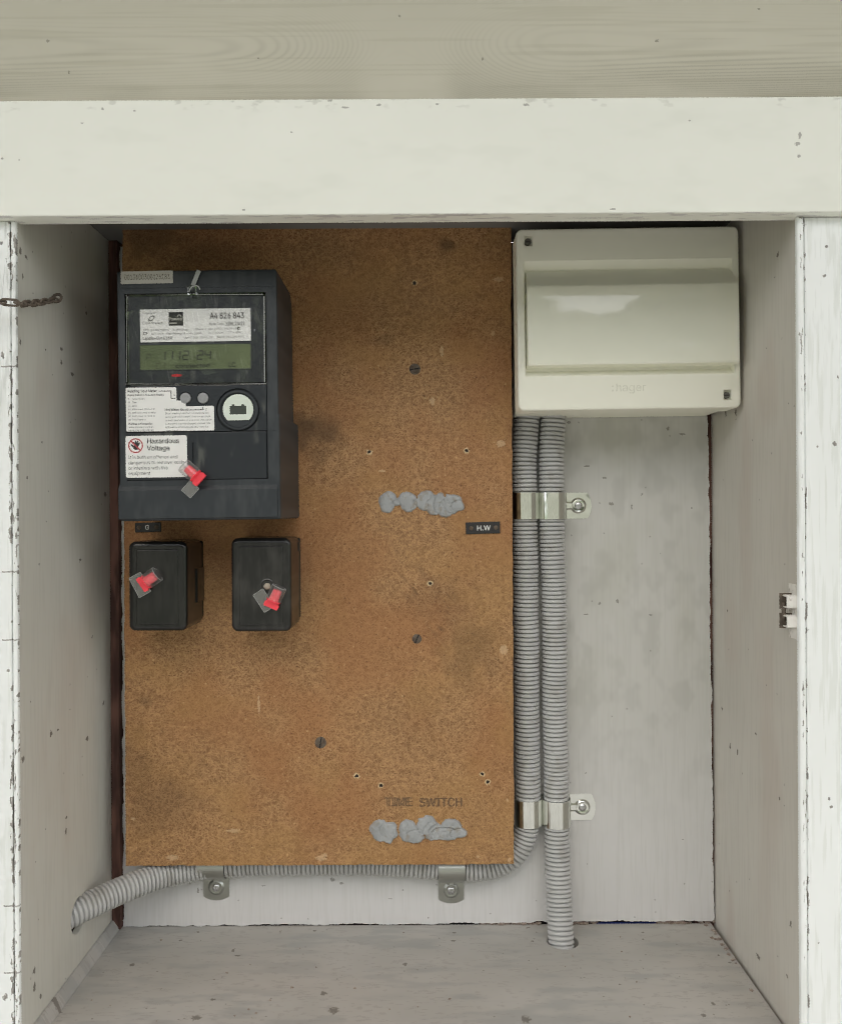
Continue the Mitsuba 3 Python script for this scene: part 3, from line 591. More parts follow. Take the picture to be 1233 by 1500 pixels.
upper = tapered(bx0, bx1, zmid - 20, bz1, YM, Y_BOARD - 12, 1.6, chz=9)
lower = tapered(bx0, bx1 + 0.6, bz0, zmid, YM, Y_BOARD - 0.1, 1.6, grow=2.0)
ix0, ix1, iz0, iz1 = LB(184, 391, 429, 703)
rec = box(ix0, ix1, YM - 5, YM + 3.0, iz0, iz1)
seam = [box(bx0 - 5, bx1 + 5, YM - 5, YM + 0.5, z - 0.35, z + 0.35) for z in (LB(0, 1, 636, 637)[2], LB(0, 1, 424.5, 425.5)[2])]
case = (upper + lower) - rec - seam[0] - seam[1]
lp = LB(173.6, 407.6, 708, 761)
lip = m3.Manifold.hull_points(np.array([[x, y, z] for x in (lp[0] + .6, lp[1] - .6) for y, za, zb_ in ((YM - 1.8, lp[2] + 1.4, lp[3] - 5.5), (YM + 1.0, lp[2] + 0.5, lp[3])) for z in (za, zb_)]))
case = case + lip
madd('case', case, 'meter_plastic', smooth=25)
# the inner panel: window recess above, button field, terminal door
wz = LB(184, 391, 429, 563.5)
bf = LB(184.6, 390.4, 564.3, 632)
td = LB(184.6, 390.4, 632.9, 702.3)
blk = box(ix0 + 0.3, ix1 - 0.3, YM + 1.6, YM + 3.2, wz[2] + 0.4, iz1 - 0.3)
madd('window_backing', blk, 'meter_panel_plastic')
bcx, bcz = L(348.5, 600.5)
knob_hole = cyl_y(bcx, bcz, YM - 2, YM + 10, 18.6, 56)
btn = [L(271.5, 583), L(297.3, 583)]
fld = soft_plate(rrect(*bf, 0.6), YM + 0.3, YM + 2.9, 0.5, 2) - knob_hole
for b in btn: fld = fld - cyl_y(b[0], b[1], YM - 2, YM + 10, 5.4, 32)
madd('button_panel', fld, 'meter_panel_plastic')
door = soft_plate(rrect(*td, 1.2), YM + 0.1, YM + 2.9, 0.6, 2)
sl = LB(281.5, 284.5, 648, 683)
door = door - box(sl[0], sl[1], YM - 2, YM + 1.6, sl[2], sl[3])
madd('terminal_door', door, 'meter_panel_plastic')
# battery compartment cap
ring = lathe_y([(17.4, YM + 3.0), (17.2, YM - 0.6), (16.6, YM - 1.2), (15.4, YM - 1.2), (14.8, YM - 0.4), (14.6, YM + 1.5), (0.02, YM + 1.5)], bcx, bcz, 56)
cap = madd('battery_cap', ring, 'meter_plastic', smooth=35)
disc = sg.Point(bcx, bcz + 0.6).buffer(13.0, 24).intersection(sg.box(bcx - 20, bcz - 8.6, bcx + 20, bcz + 20))
face = madd('face', plate(disc, YM + 1.4, 1.0), 'battery_face', cap)
ik = [plate(rrect(bcx - 7.0, bcx + 7.0, bcz - 3.6, bcz + 3.6, 0.6), YM + 0.42, 0.15), plate(rrect(bcx - 5.2, bcx - 3.0, bcz + 3.5, bcz + 5.0, 0.3), YM + 0.42, 0.15), plate(rrect(bcx + 3.0, bcx + 5.2, bcz + 3.5, bcz + 5.0, 0.3), YM + 0.42, 0.15)]
madd('battery_symbol', ik, 'battery_ink', cap)
for b in btn:
    madd('button', lathe_y([(4.7, YM + 2.8), (4.7, YM - 0.2), (4.3, YM - 0.9), (3.0, YM - 1.1), (0.02, YM - 0.9)], b[0], b[1], 28), 'button_grey', smooth=40)

YW = YM + 1.6    # window backing plane
rl = LB(204.5, 366.8, 451.5, 499.7)
lab = madd('rating_label', plate(rrect(*rl, 0.4), YW, 0.25), 'label_white')
def lx(f): return rl[0] + f * (rl[1] - rl[0])
def lzz(f): return rl[3] - f * (rl[3] - rl[2])
YT = YW - 0.26
lw = rl[1] - rl[0]
sm = [text('Property of', lx(.022), lzz(.14), 1.35, YT, .115 * lw), text('CitiPower', lx(.02), lzz(.455), 2.3, YT, .18 * lw),
      text('Meter Code', lx(.625), lzz(.51), 2.2, YT, .13 * lw), text('12ML2/A22', lx(.77), lzz(.525), 3.1, YT, .172 * lw, bold=True),
      text('3Ph 240V 50Hz   1 Wh/imp', lx(.025), lzz(.66), 1.6, YT, .41 * lw), text('Class 1  AS62052   N10943', lx(.50), lzz(.65), 1.6, YT, .37 * lw),
      text('Ib = 10 A   Max Ratings A + H = 100A', lx(.10), lzz(.775), 1.6, YT, .455 * lw), text('Iw = 100 A      LT = 40A', lx(.61), lzz(.765), 1.6, YT, .30 * lw),
      text('Type U1200   23-05-12', lx(.385), lzz(.905), 1.6, YT, .265 * lw), text('Ser.Nr. U1230069542', lx(.695), lzz(.90), 1.6, YT, .245 * lw)]
bigt = [text('A4 826 843', lx(.63), lzz(.31), 4.9, YT, .31 * lw, bold=True), text('Landis+Gyr E350', lx(.022), lzz(.925), 2.4, YT, .265 * lw, bold=True)]
logo = [plate(rrect(lx(.26), lx(.39), lzz(.51), lzz(.095), 0.2), YT, 0.1)]
arc = sa.rotate(sa.scale(sg.Point(lx(.105), lzz(.27)).buffer(1), 3.0, 1.7), 35)
logo.append(plate(arc.difference(sa.scale(arc, 0.72, 0.66)), YT, 0.1))
logo.append(plate(sg.LineString([(lx(.12), lzz(.36)), (lx(.095), lzz(.33)), (lx(.075), lzz(.35))]).buffer(0.25), YT, 0.1))
cm = sg.Point(lx(.889), lzz(.62)).buffer(1.35); logo.append(plate(cm.difference(sg.Point(lx(.893), lzz(.63)).buffer(0.62)), YT, 0.1))
logo.append(plate(sg.box(lx(.025), lzz(.77), lx(.06), lzz(.69)).difference(sg.box(lx(.031), lzz(.757), lx(.054), lzz(.705))), YT, 0.1))
madd('lettering', bigt + logo, 'ink', lab); madd('fine_print', sm, 'faded_ink', lab)
wl = [text('Powercor', lx(.266), lzz(.345), 2.6, YT - 0.12, .118 * lw, bold=True), plate(sg.box(lx(.266), lzz(.45), lx(.335), lzz(.415)), YT - 0.12, 0.1),
      plate(sg.Point(lx(.355), lzz(.24)).buffer(1.9).difference(sg.Point(lx(.355), lzz(.24)).buffer(1.3)).intersection(sg.box(lx(.2), lzz(.25), lx(.5), lzz(0))), YT - 0.12, 0.1)]
madd('emblem', wl, 'label_grey', lab)

lc = LB(204.5, 367, 504, 540.5)
scr = madd('display', plate(rrect(*lc, 0.3), YW, 0.3), 'lcd_green')
frame_l = rrect(lc[0] - 0.9, lc[1] + 0.9, lc[2] - 0.6, lc[3] + 0.9, 0.4).difference(rrect(*lc, 0.3))
madd('bezel', plate(frame_l, YW, 0.9), 'meter_plastic', scr)
SEG = {'1': 'bc', '2': 'abged', '4': 'fgbc', 'P': 'abefg', '0': 'abcdef'}
def seg7(ch, x, z, w, h, t):
    o = []
    S = {'a': ((0, h), (w, h)), 'b': ((w, h), (w, h / 2)), 'c': ((w, h / 2), (w, 0)), 'd': ((0, 0), (w, 0)), 'e': ((0, 0), (0, h / 2)), 'f': ((0, h / 2), (0, h)), 'g': ((0, h / 2), (w, h / 2))}
    for s in SEG[ch]:
        (xa, za), (xb, zb) = S[s]; k = 0.12
        xa, xb, za, zb = xa + (xb - xa) * k, xb - (xb - xa) * k, za + (zb - za) * k, zb - (zb - za) * k
        o.append(sg.LineString([(x + xa + za * 0.08, z + za), (x + xb + zb * 0.08, z + zb)]).buffer(t * 1.35, 2))
    return plate(so.unary_union(o), YW - 0.31, 0.1)
def dx(f): return lc[0] + f * (lc[1] - lc[0])
def dz(f): return lc[3] - f * (lc[3] - lc[2])
sw, sh = 4.6, 7.2
sgm = [seg7(c, dx(f), dz(.60), sw, sh, 0.36) for c, f in (('1', .175), ('1', .243), ('1', .310), ('2', .385), ('2', .515), ('4', .585))]
sgm += [text('connected', dx(.315), dz(.93), 3.3, YW - 0.31, .31 * (lc[1] - lc[0]), bold=True), text('LC', dx(.795), dz(.93), 4.2, YW - 0.31, .062 * (lc[1] - lc[0]), bold=True)]
madd('digits', sgm, 'lcd_segment', scr)
madd('ghost_digits', [seg7('P', dx(.055), dz(.62), 3.6, 5.0, 0.3), seg7('0', dx(.145), dz(.95), 3.4, 4.6, 0.26), seg7('1', dx(.185), dz(.95), 3.4, 4.6, 0.26)], 'lcd_ghost', scr)
rp_ = L(258, 549.5)
madd('indicator', [plate(sa.scale(sg.Point(rp_[0], rp_[1]).buffer(1), 4.6, 1.3), YW, 0.25)], 'led_red')
# clear window cover with its moulded rim
madd('window_cover', plate(rrect(wz[0] + 0.8, wz[1] - 0.8, wz[2] + 0.8, wz[3] - 0.8, 1.0), YM - 0.5, 0.02) if False else trimesh.Trimesh([[wz[0] + 1, YM - 0.6, wz[2] + 1], [wz[1] - 1, YM - 0.6, wz[2] + 1], [wz[1] - 1, YM - 0.6, wz[3] - 1], [wz[0] + 1, YM - 0.6, wz[3] - 1]], [[0, 1, 2], [0, 2, 3]], process=False), 'scuffed_clear')
rim = rrect(wz[0] + 0.2, wz[1] - 0.2, wz[2] + 0.2, wz[3] - 0.2, 2).difference(rrect(wz[0] + 2.2, wz[1] - 2.2, wz[2] + 1.5, wz[3] - 1.6, 1.5))
madd('cover_rim', plate(rim, YM + 1.5, 2.4), 'clear_plastic')
def bar(px0, py0, px1, py1, r, y):
    a, b = L(px0, py0), L(px1, py1)
    return sweep(np.linspace([a[0], y, a[1]], [b[0], y, b[1]], 6), r, 10)
madd('cover_edge', [bar(186, 432, 186, 560, 0.45, YM - 0.5), bar(387, 434, 388, 560, 0.55, YM - 0.6), bar(184.5, 562.5, 390, 562, 0.45, YM - 0.4), bar(187, 431.5, 386, 431, 0.4, YM - 0.4)], 'clear_rim', smooth=50)

# instruction label, its corner cut away round the buttons
il = LB(184.3, 313.5, 567, 632.6)
def ia(f): return il[0] + f * (il[1] - il[0])
def ib(f): return il[3] - f * (il[3] - il[2])
out = rrect(ia(0), ia(.575), ib(.98), ib(0.0), 1.2).union(rrect(ia(0), ia(1), ib(.98), ib(.43), 1.2)).union(sg.box(ia(.4), ib(.6), ia(.7), ib(.30)).difference(sg.Point(ia(.68), ib(.22)).buffer(5.4)).difference(sg.box(ia(.68), ib(.43), ia(1), ib(0))).difference(sg.box(ia(.575), ib(.30), ia(1), ib(0))))
inst = madd('instruction_label', plate(out, YM + 0.28, 0.25), 'label_white')
YI = YM + 0.28 - 0.26; iw = il[1] - il[0]
madd('lettering', [text('Reading Your Meter', ia(.022), ib(.105), 2.2, YI, .33 * iw, bold=True), text('Press button 1 to scroll display', ia(.022), ib(.185), 1.55, YI, .41 * iw, bold=True), text('Further Information', ia(.03), ib(.83), 1.6, YI, .27 * iw, bold=True), text('Hot Water Boost', ia(.44), ib(.53), 2.0, YI, .27 * iw, bold=True),
    plate(sg.LineString([(ia(.375), ib(.085)), (ia(.515), ib(.085)), (ia(.515), ib(.25)), (ia(.565), ib(.25))]).buffer(0.33, cap_style=2, join_style=2), YI, 0.1),
    plate(sg.LineString([(ia(.72), ib(.515)), (ia(.875), ib(.515)), (ia(.875), ib(.45))]).buffer(0.33, cap_style=2, join_style=2), YI, 0.1)], 'ink', inst)
fp = []
for i, (a_, b__) in enumerate((('#', 'Description'), ('01', 'Time'), ('02', 'Date'), ('03', 'kWh used (Circuit 1)'), ('04', 'kWh (demand to date)'), ('07', 'kWh used (Circuit 2)'), ('08', 'Test Pattern'))):
    fp += [text(a_, ia(.025), ib(.27 + .077 * i), 1.35, YI, None), text(b__, ia(.07), ib(.27 + .077 * i), 1.35, YI, {0: .14, 1: .055, 2: .055, 3: .26, 4: .27, 5: .26, 6: .15}[i] * iw)]
fp += [text('www.citipower.com.au', ia(.03), ib(.90), 1.3, YI, .28 * iw), text('www.powercor.com.au', ia(.03), ib(.965), 1.3, YI, .28 * iw), text('1', ia(.54), ib(.2), 1.8, YI), text('2', ia(.90), ib(.53), 1.9, YI)]
for i, s in enumerate(('If you have an electric hot water heater,', 'press and hold button 2 for five seconds', 'to heat your water at any time. The power', 'consumed may be charged at peak rate', 'and will turn off automatically once the', 'water is hot.')):
    fp.append(text(s, ia(.445), ib(.605 + .077 * i), 1.45, YI, (.50, .515, .53, .51, .49, .15)[i] * iw))
madd('fine_print', fp, 'faded_ink', inst)

wlb = LB(184.2, 274.2, 638, 699.3)
warn = madd('warning_label', plate(rrect(*wlb, 1.6), YM + 0.08, 0.25), 'label_white')
def wa(f): return wlb[0] + f * (wlb[1] - wlb[0])
def wb(f): return wlb[3] - f * (wlb[3] - wlb[2])
YI = YM + 0.08 - 0.26; ww = wlb[1] - wlb[0]
madd('lettering', [text('Hazardous', wa(.345), wb(.185), 4.0, YI, .52 * ww, bold=True), text('Voltage', wa(.345), wb(.355), 4.0, YI, .37 * ww, bold=True)], 'ink', warn)
madd('fine_print', [text('It is both an offence and', wa(.04), wb(.55), 2.9, YI, .80 * ww), text('dangerous to remove seals', wa(.04), wb(.68), 2.9, YI, .91 * ww), text('or interfere with this', wa(.04), wb(.81), 2.9, YI, .64 * ww), text('equipment', wa(.04), wb(.935), 2.9, YI, .35 * ww)], 'ink', warn)
hx, hz = wa(.165), wb(.235)
hand = [sg.Point(hx + 0.2, hz - 1.4).buffer(2.2)]
for ax, az in ((-2.2, 3.0), (-0.4, 4.0), (1.5, 3.9), (3.2, 2.4)): hand.append(sg.LineString([(hx + 0.3 + ax * 0.25, hz - 1.0), (hx + ax * 0.9 + 0.3, hz + az * 0.9)]).buffer(0.62))
hand.append(sg.LineString([(hx - 0.5, hz - 2.2), (hx - 3.4, hz + 0.6)]).buffer(0.7))
madd('hand_symbol', plate(so.unary_union(hand), YI, 0.1), 'ink', warn)
rg = sg.Point(hx, hz).buffer(6.3, 24).difference(sg.Point(hx, hz).buffer(5.3, 24)).union(sg.LineString([(hx - 4.1, hz + 4.1), (hx + 4.1, hz - 4.1)]).buffer(0.6))
madd('prohibition_ring', plate(rg, YI - 0.1, 0.1), 'warning_red', warn)

sl_ = LB(178.3, 254.5, 396.3, 414.7)
ser = add('serial_label', rot_y(rot_y(plate(rrect(*sl_, 0.5), YM + 0.02, 0.4), MROT, MC), 0.4, MC), 'label_grey', meter)
add('lettering', rot_y(rot_y(text('0013600300126183', sl_[0] + 2.8, sl_[2] + 3.4, 4.4, YM - 0.36, 38.5, 0.1), MROT, MC), 0.4, MC), 'serial_ink', ser)

# ------------------------------------------------------------------ security seals
def seal(label, c, axis_deg, flag_deg, y, length, body_r, flag, group='red and clear seals', cap_only=False, split=0.5):
    """A small seal: clear barrel with a red rotor pushed in, and a clear tag. c: centre (x, z); axis: direction of the red end."""
    key = thing('security_seal', label, 'seal', group)
    d = np.array([math.cos(math.radians(axis_deg)), 0, math.sin(math.radians(axis_deg))]); o = np.array([c[0], y, c[1]])
    def along(s, r, seg=18): return sweep(np.array([o + d * a for a in s]), np.array(r), seg)
    l = length
    add('barrel', along([-l * .55, -l * .5, l * .08, l * .12], [body_r * .7, body_r, body_r, body_r * .9]), 'dusty_clear', key, smooth=45)
    n_ = np.array([-d[2], 0, d[0]])
    for sg_ in (-0.96, 0.96):
        e0 = o + n_ * body_r * sg_ + [0, -0.4, 0]; add('mould_line', sweep([e0 - d * l * .50, e0 - d * l * .2, e0 + d * l * .1], 0.2, 8), 'clear_rim', key, smooth=60)
    ra = np.linspace(0, 2 * np.pi, 25)[:-1]
    add('rim', sweep(o - d * l * .52 + np.c_[np.cos(ra)] * n_ * body_r * .95 + np.c_[np.sin(ra)] * np.array([0, body_r * .95, 0]), 0.3, 6, closed=True), 'clear_rim', key, smooth=60)
    add('rotor', along([-l * .38, -l * .36, l * .02, l * .10, l * .11, l * .16, l * .17], [body_r * .3, body_r * .55, body_r * .62, body_r * .62, body_r * .95, body_r * .95, body_r * .6]), 'seal_red', key, smooth=35)
    grip = m3.Manifold.cube([l * .30, 2.2, body_r * 2.3], True)
    g2_ = tm(m3.Manifold.hull_points(np.array([[x, yy, z] for x, w in ((l * .14, .62), (l * .28, 1.0), (l * .46, .95)) for yy in (-1.7, 1.7) for z in (-body_r * w, body_r * w)])))
    g2_ = rot_y(g2_, axis_deg, [0, 0, 0]); g2_.apply_translation(o)
    add('grip', g2_, 'seal_red', key)
    (fx, fz), (fw, fh) = flag
    fm_ = rot_y(plate(rrect(-fw / 2, fw / 2, -fh / 2, fh / 2, 0.8), 0.4, 0.8), flag_deg, [0, 0, 0]); fm_.apply_translation([fx, y + 0.8, fz])
    tk = add('tag', fm_, 'dusty_clear', key)
    ol = rrect(-fw / 2, fw / 2, -fh / 2, fh / 2, 0.8); ol = rot_y(plate(ol.difference(ol.buffer(-0.32)), 0.46, 0.92), flag_deg, [0, 0, 0]); ol.apply_translation([fx, y + 0.8, fz])
    add('edge', ol, 'clear_rim', tk)
    return key
s = YM / F
p0 = P(283, 694, YM - 8); pf = P(280.5, 716, YM - 8)
seal('red and clear plastic seal below the Hazardous Voltage label of the meter', (p0[0], p0[2]), -42, -42, YM - 8, 20.0, 6.4, ((pf[0] - 1.2, pf[2] - 0.4), (10.5, 11.5)))
YF = 766.0
p0 = P(217.5, 850, YF - 6); pf = P(204.5, 857, YF - 6)
seal('red and clear plastic seal on the left fuse box', (p0[0], p0[2]), 215, 28, YF - 6, 18.5, 7.2, ((pf[0], pf[2]), (12, 20)))
p0 = P(402, 876, YF - 6); pf = P(386, 880, YF - 6)
seal('red and clear plastic seal on the right fuse box, below its round screw', (p0[0], p0[2]), 246, 33, YF - 6, 20.5, 6.8, ((pf[0], pf[2]), (11, 19)))
# the clear seal at the top of the meter window
ks = thing('security_seal', 'clear colourless seal with a narrow tail at the top edge of the meter window', 'seal')
a = P(281, 424, YM - 4); b = P(289, 404, YM - 4)
rib = rot_y(box(-1.9, 1.9, -0.4, 0.4, -7, 7, 0.3), -22, [0, 0, 0]); rib.apply_translation([P(288, 408, YM)[0], YM - 2.6, P(288, 408, YM)[2]])
add('tail', rib, 'clear_rim', ks)
add('body', m3.Manifold.hull_points(np.array([[a[0] + dx_, YM + dy_, a[2] + dz_] for dx_ in (-3.6, 3.2) for dy_ in (-5.5, -0.9) for dz_ in (-3.8, 3.2)])), 'clear_plastic', ks)
add('lock_wire', sweep(spline([P(277, 427, YM - 6), P(281, 420, YM - 6.5), P(288, 418, YM - 6), P(293, 424, YM - 4)], 20)[0], 0.55, 8), 'clear_rim', ks, smooth=60)

# ------------------------------------------------------------------ the two fuse boxes
def fuse_box(px0, px1, py0, py1, ydeep, m_, label, boss=None, flange=None):
    key = thing('fuse_box', label, 'fuse box', 'black fuse boxes under the meter')
    a, b = P(px0, py1, YF), P(px1, py0, YF)
    x0, x1, z0, z1 = a[0], b[0], a[2], b[2]
    body = soft_plate(rrect(x0, x1, z0, z1, 6.0), YF, Y_BOARD - 4, 4.2, 5)
    rimg = rrect(x0 + 7.5, x1 - 7.5, z0 + 6, z1 - 7, 1.5)
    body = body - m3.Manifold(m3.Mesh(np.asarray(tm(plate(rimg.buffer(0.9).difference(rimg), YF + 0.7, 3)).vertices, np.float32), np.asarray(tm(plate(rimg.buffer(0.9).difference(rimg), YF + 0.7, 3)).faces, np.uint32))) if False else body
    add('cover', body, m_, key, smooth=30)
    fp_ = soft_plate(rimg, YF - 0.9, YF + 2, 0.9, 3)
    add('front_panel', fp_, m_, key, smooth=30)
    add('base', box(x0 + 1.5, x1 + 0.5, Y_BOARD - 4, Y_BOARD - 0.05, z0 + 6, z1 - 1.5, 1.0), m_, key)
    if flange:
        fx0, fx1, fz0, fz1 = flange
        add('flange', box(x1 - 20, x1 + fx1, Y_BOARD - 14, Y_BOARD - 0.1, z1 - 16, z1 + fz1, 2.5), m_, key)
    else:
        add('side_rib', box(x1 - 1, x1 + 1.4, Y_BOARD - 26, Y_BOARD - 0.1, z0 + 22, z0 + 54, 0.6), m_, key)
    if boss:
        c = P(*boss, YF - 1)
        k = add('screw_well', lathe_y([(6.4, YF - 0.8), (6.4, YF - 1.8), (5.5, YF - 2.1), (4.9, YF - 1.5), (4.7, YF - 0.95), (0.02, YF - 0.95)], c[0], c[2], 36), m_, key, smooth=35)
        ic = trimesh.creation.icosphere(2, 3.1); ic.vertices *= (1 + 0.35 * (meshkit.noise(ic.vertices * 0.5, 3) - 0.5))[:, None] * [1, 0.6, 1]; ic.apply_translation([c[0], YF - 1.6, c[2] - 0.6])
        add('wax_plug', ic, 'wax', k, smooth=True)
    return key
fuse_box(188, 273, 793, 925, 60, 'fuse_plastic', 'black fuse box at the left edge of the board, under the G plate')
fuse_box(338.5, 426, 788, 926, 60, 'fuse_plastic_dusty', 'dusty black fuse box with a round screw in its front, right of its twin', boss=(391.5, 858), flange=(0, 1.0, 0, -3.0))

# ------------------------------------------------------------------ the switchboard enclosure
YE = 775.0
en = thing('switchboard_enclosure', 'cream plastic switchboard enclosure with glossy closed door, in the upper right corner', 'enclosure')
EROT = 0.55
a, b = P(758, 600.5, YE), P(1083, 332, YE); ec = [(a[0] + b[0]) / 2, YE, (a[2] + b[2]) / 2]
ex0, ex1, ez0, ez1 = a[0], b[0], a[2], b[2]
def EB(x0, x1, y0, y1):
    p, q = P((x0 + x1) / 2, (y0 + y1) / 2, YE), YE / F
    th = -math.radians(EROT); ddx, ddz = p[0] - ec[0], p[2] - ec[2]
    cx, cz = ec[0] + ddx * math.cos(th) - ddz * math.sin(th), ec[2] + ddx * math.sin(th) + ddz * math.cos(th)
    return cx - (x1 - x0) * q / 2, cx + (x1 - x0) * q / 2, cz - (y1 - y0) * q / 2, cz + (y1 - y0) * q / 2
def eadd(name, mesh, m_, parent=en, smooth=False, **k): return add(name, rot_y(mesh, EROT, ec), m_, parent, smooth, **k)
cover = soft_plate(rrect(ex0, ex1, ez0, ez1, 6.0), YE, YE + 26, 2.0, 4)
tx0, tx1, tz0, tz1 = EB(768, 1074.5, 378, 551)
# trough round the door: sloping walls above and below
trough = m3.Manifold.hull_points(np.array([[x, y, z] for x, k in ((tx0, 1), (tx1, -1)) for y, zz0, zz1, kk in ((YE - 1, tz0 + 0.0, tz1 - 0.0, 0.0), (YE + 6.5, tz0 + 6.5, tz1 - 8.0, 1.2)) for z in (zz0, zz1) for x in (x + k * kk,)]))
cover = cover - trough
sq = [EB(767.5, 779.5, 344.5, 360.5), EB(1059.5, 1071, 570.5, 586)]
for q in sq: cover = cover - box(q[0], q[1], YE - 3, YE + 5, q[2], q[3])
eadd('cover', cover, 'enclosure_plastic', smooth=25)
for q in sq:
    cx, cz = (q[0] + q[1]) / 2, (q[2] + q[3]) / 2
    k = eadd('screw', cyl_y(cx, cz, YE + 2.5, YE + 4.9, 3.1, 24), 'screw_dark')
    eadd('slot', box(cx - 2.2, cx + 2.2, YE + 2.3, YE + 2.6, cz - 0.45, cz + 0.45), 'dark_void', k)
# the door: bevelled top, slightly bowed face
d0, d1, dzb, dzt = EB(770.5, 1076, 395, 536)
zk = EB(770, 1076, 419, 420)[2]
prof = [(YE + 6, dzt - 0.5), (YE + 3.0, dzt), (YE - 9.0, zk + 0.6), (YE - 9.7, zk - 1.0)]
for t in np.linspace(0.04, 0.97, 14):
    z = zk + (dzb - zk) * t; prof.append((YE - 9.8 - 1.5 * math.sin(math.pi * (0.25 + 0.6 * t)) + 1.0, z))
prof += [(YE - 8.8, dzb + 0.5), (YE - 7.0, dzb), (YE + 6, dzb)]
pm = trimesh.creation.extrude_polygon(sg.Polygon(prof), d1 - d0, engine='earcut')
pm.apply_transform(np.array([[0, 0, 1, d0], [1, 0, 0, 0], [0, 1, 0, 0], [0, 0, 0, 1.0]]))
# taper the right end inward towards the top edge, as the moulding does
v = pm.vertices; top = v[:, 2] > zk + 1; v[:, 0] = np.where(top & (v[:, 0] > 190), v[:, 0] - 2.4, v[:, 0]); v[:, 0] = np.where(top & (v[:, 0] < 190), v[:, 0] + 1.0, v[:, 0])
eadd('door', pm, 'enclosure_door_gloss', smooth=20)
hl = EB(896, 946, 562, 577)
eadd('lettering', [text('hager', hl[0] + 3.2, hl[2] + 2.6, 7.2, YE + 0.05, 27, 0.35), cyl_y(hl[0] + 0.8, hl[2] + 3.4, YE - 0.25, YE + 0.05, 0.8, 12), cyl_y(hl[0] + 0.8, hl[2] + 7.2, YE - 0.25, YE + 0.05, 0.8, 12)], 'emboss', en)
eadd('back_box', box(ex0 + 3, ex1 - 3, YE + 25.9, Y_BACK - 0.05, ez0 + 2.5, ez1 - 2.5, 1.2), 'enclosure_plastic')

# ------------------------------------------------------------------ corrugated conduits
def conduit(pts, label, pitch=4.25):
    q, ln = spline(pts, 400)
    n = int(ln / pitch) * 10
    u = np.linspace(0, ln, n)
    sarc = np.linspace(0, ln, len(q))
    p = np.c_[[np.interp(u, sarc, q[:, k]) for k in range(3)]].T
    from scipy.ndimage import gaussian_filter1d
    p = gaussian_filter1d(p, 12, axis=0, mode='nearest')
    p += (meshkit.fbm(np.c_[u / 60, u * 0 + ln, u * 0], 3, 4) - 0.5)[:, None] * [2.2, 0, 0] * np.clip(np.minimum(u, ln - u) / 40, 0, 1)[:, None]
    g = np.abs(np.sin(np.pi * (u + 1.1 * meshkit.noise(np.c_[u / 25, u * 0, u * 0], 6)) / pitch))
    r = 9.3 + 3.2 * np.clip((g - 0.16) / 0.52, 0, 1) ** 0.5
    k = add('conduit', sweep(p, r, 32), 'pvc_grey', smooth=True)
    labels[k] = {'label': label, 'category': 'conduit', 'group': 'grey corrugated conduits'}
YC = Y_BACK - 12.7
zb = P(772, 600, YC)[2]
conduit([P(773, 590, YC), P(770, 622, YC), P(767.5, 650, YC), P(767, 700, YC), P(769, 741, YC), P(770, 900, YC), P(771.5, 1100, YC), P(773, 1190, YC), P(772.5, 1222, YC), P(764, 1252, YC), P(742, 1269, YC), P(706, 1274, YC), P(660, 1271, YC), P(540, 1262.5, YC), P(400, 1263, YC),
         P(320, 1266, YC), P(275, 1272, YC - 2), P(238, 1281, YC - 12), P(200, 1294, YC - 30), P(160, 1312, YC - 50), P(130, 1326, 788), [XL - 2, 774, COND_EXIT[2] + 0.5], [XL - 30, 757, COND_EXIT[2] - 9]],
        'grey corrugated conduit bending under the brown board to the left panel')
conduit([P(811, 590, YC), P(810, 622, YC), P(808, 660, YC), P(808, 741, YC), P(810, 840, YC), P(812, 960, YC), P(813, 1100, YC), P(814.5, 1188, YC), P(816, 1260, YC - 3), P(818, 1320, YC - 9), P(821, 1376, 830), P(823, 1420, 824)],
        'straight grey corrugated conduit from the enclosure down into the base hole')

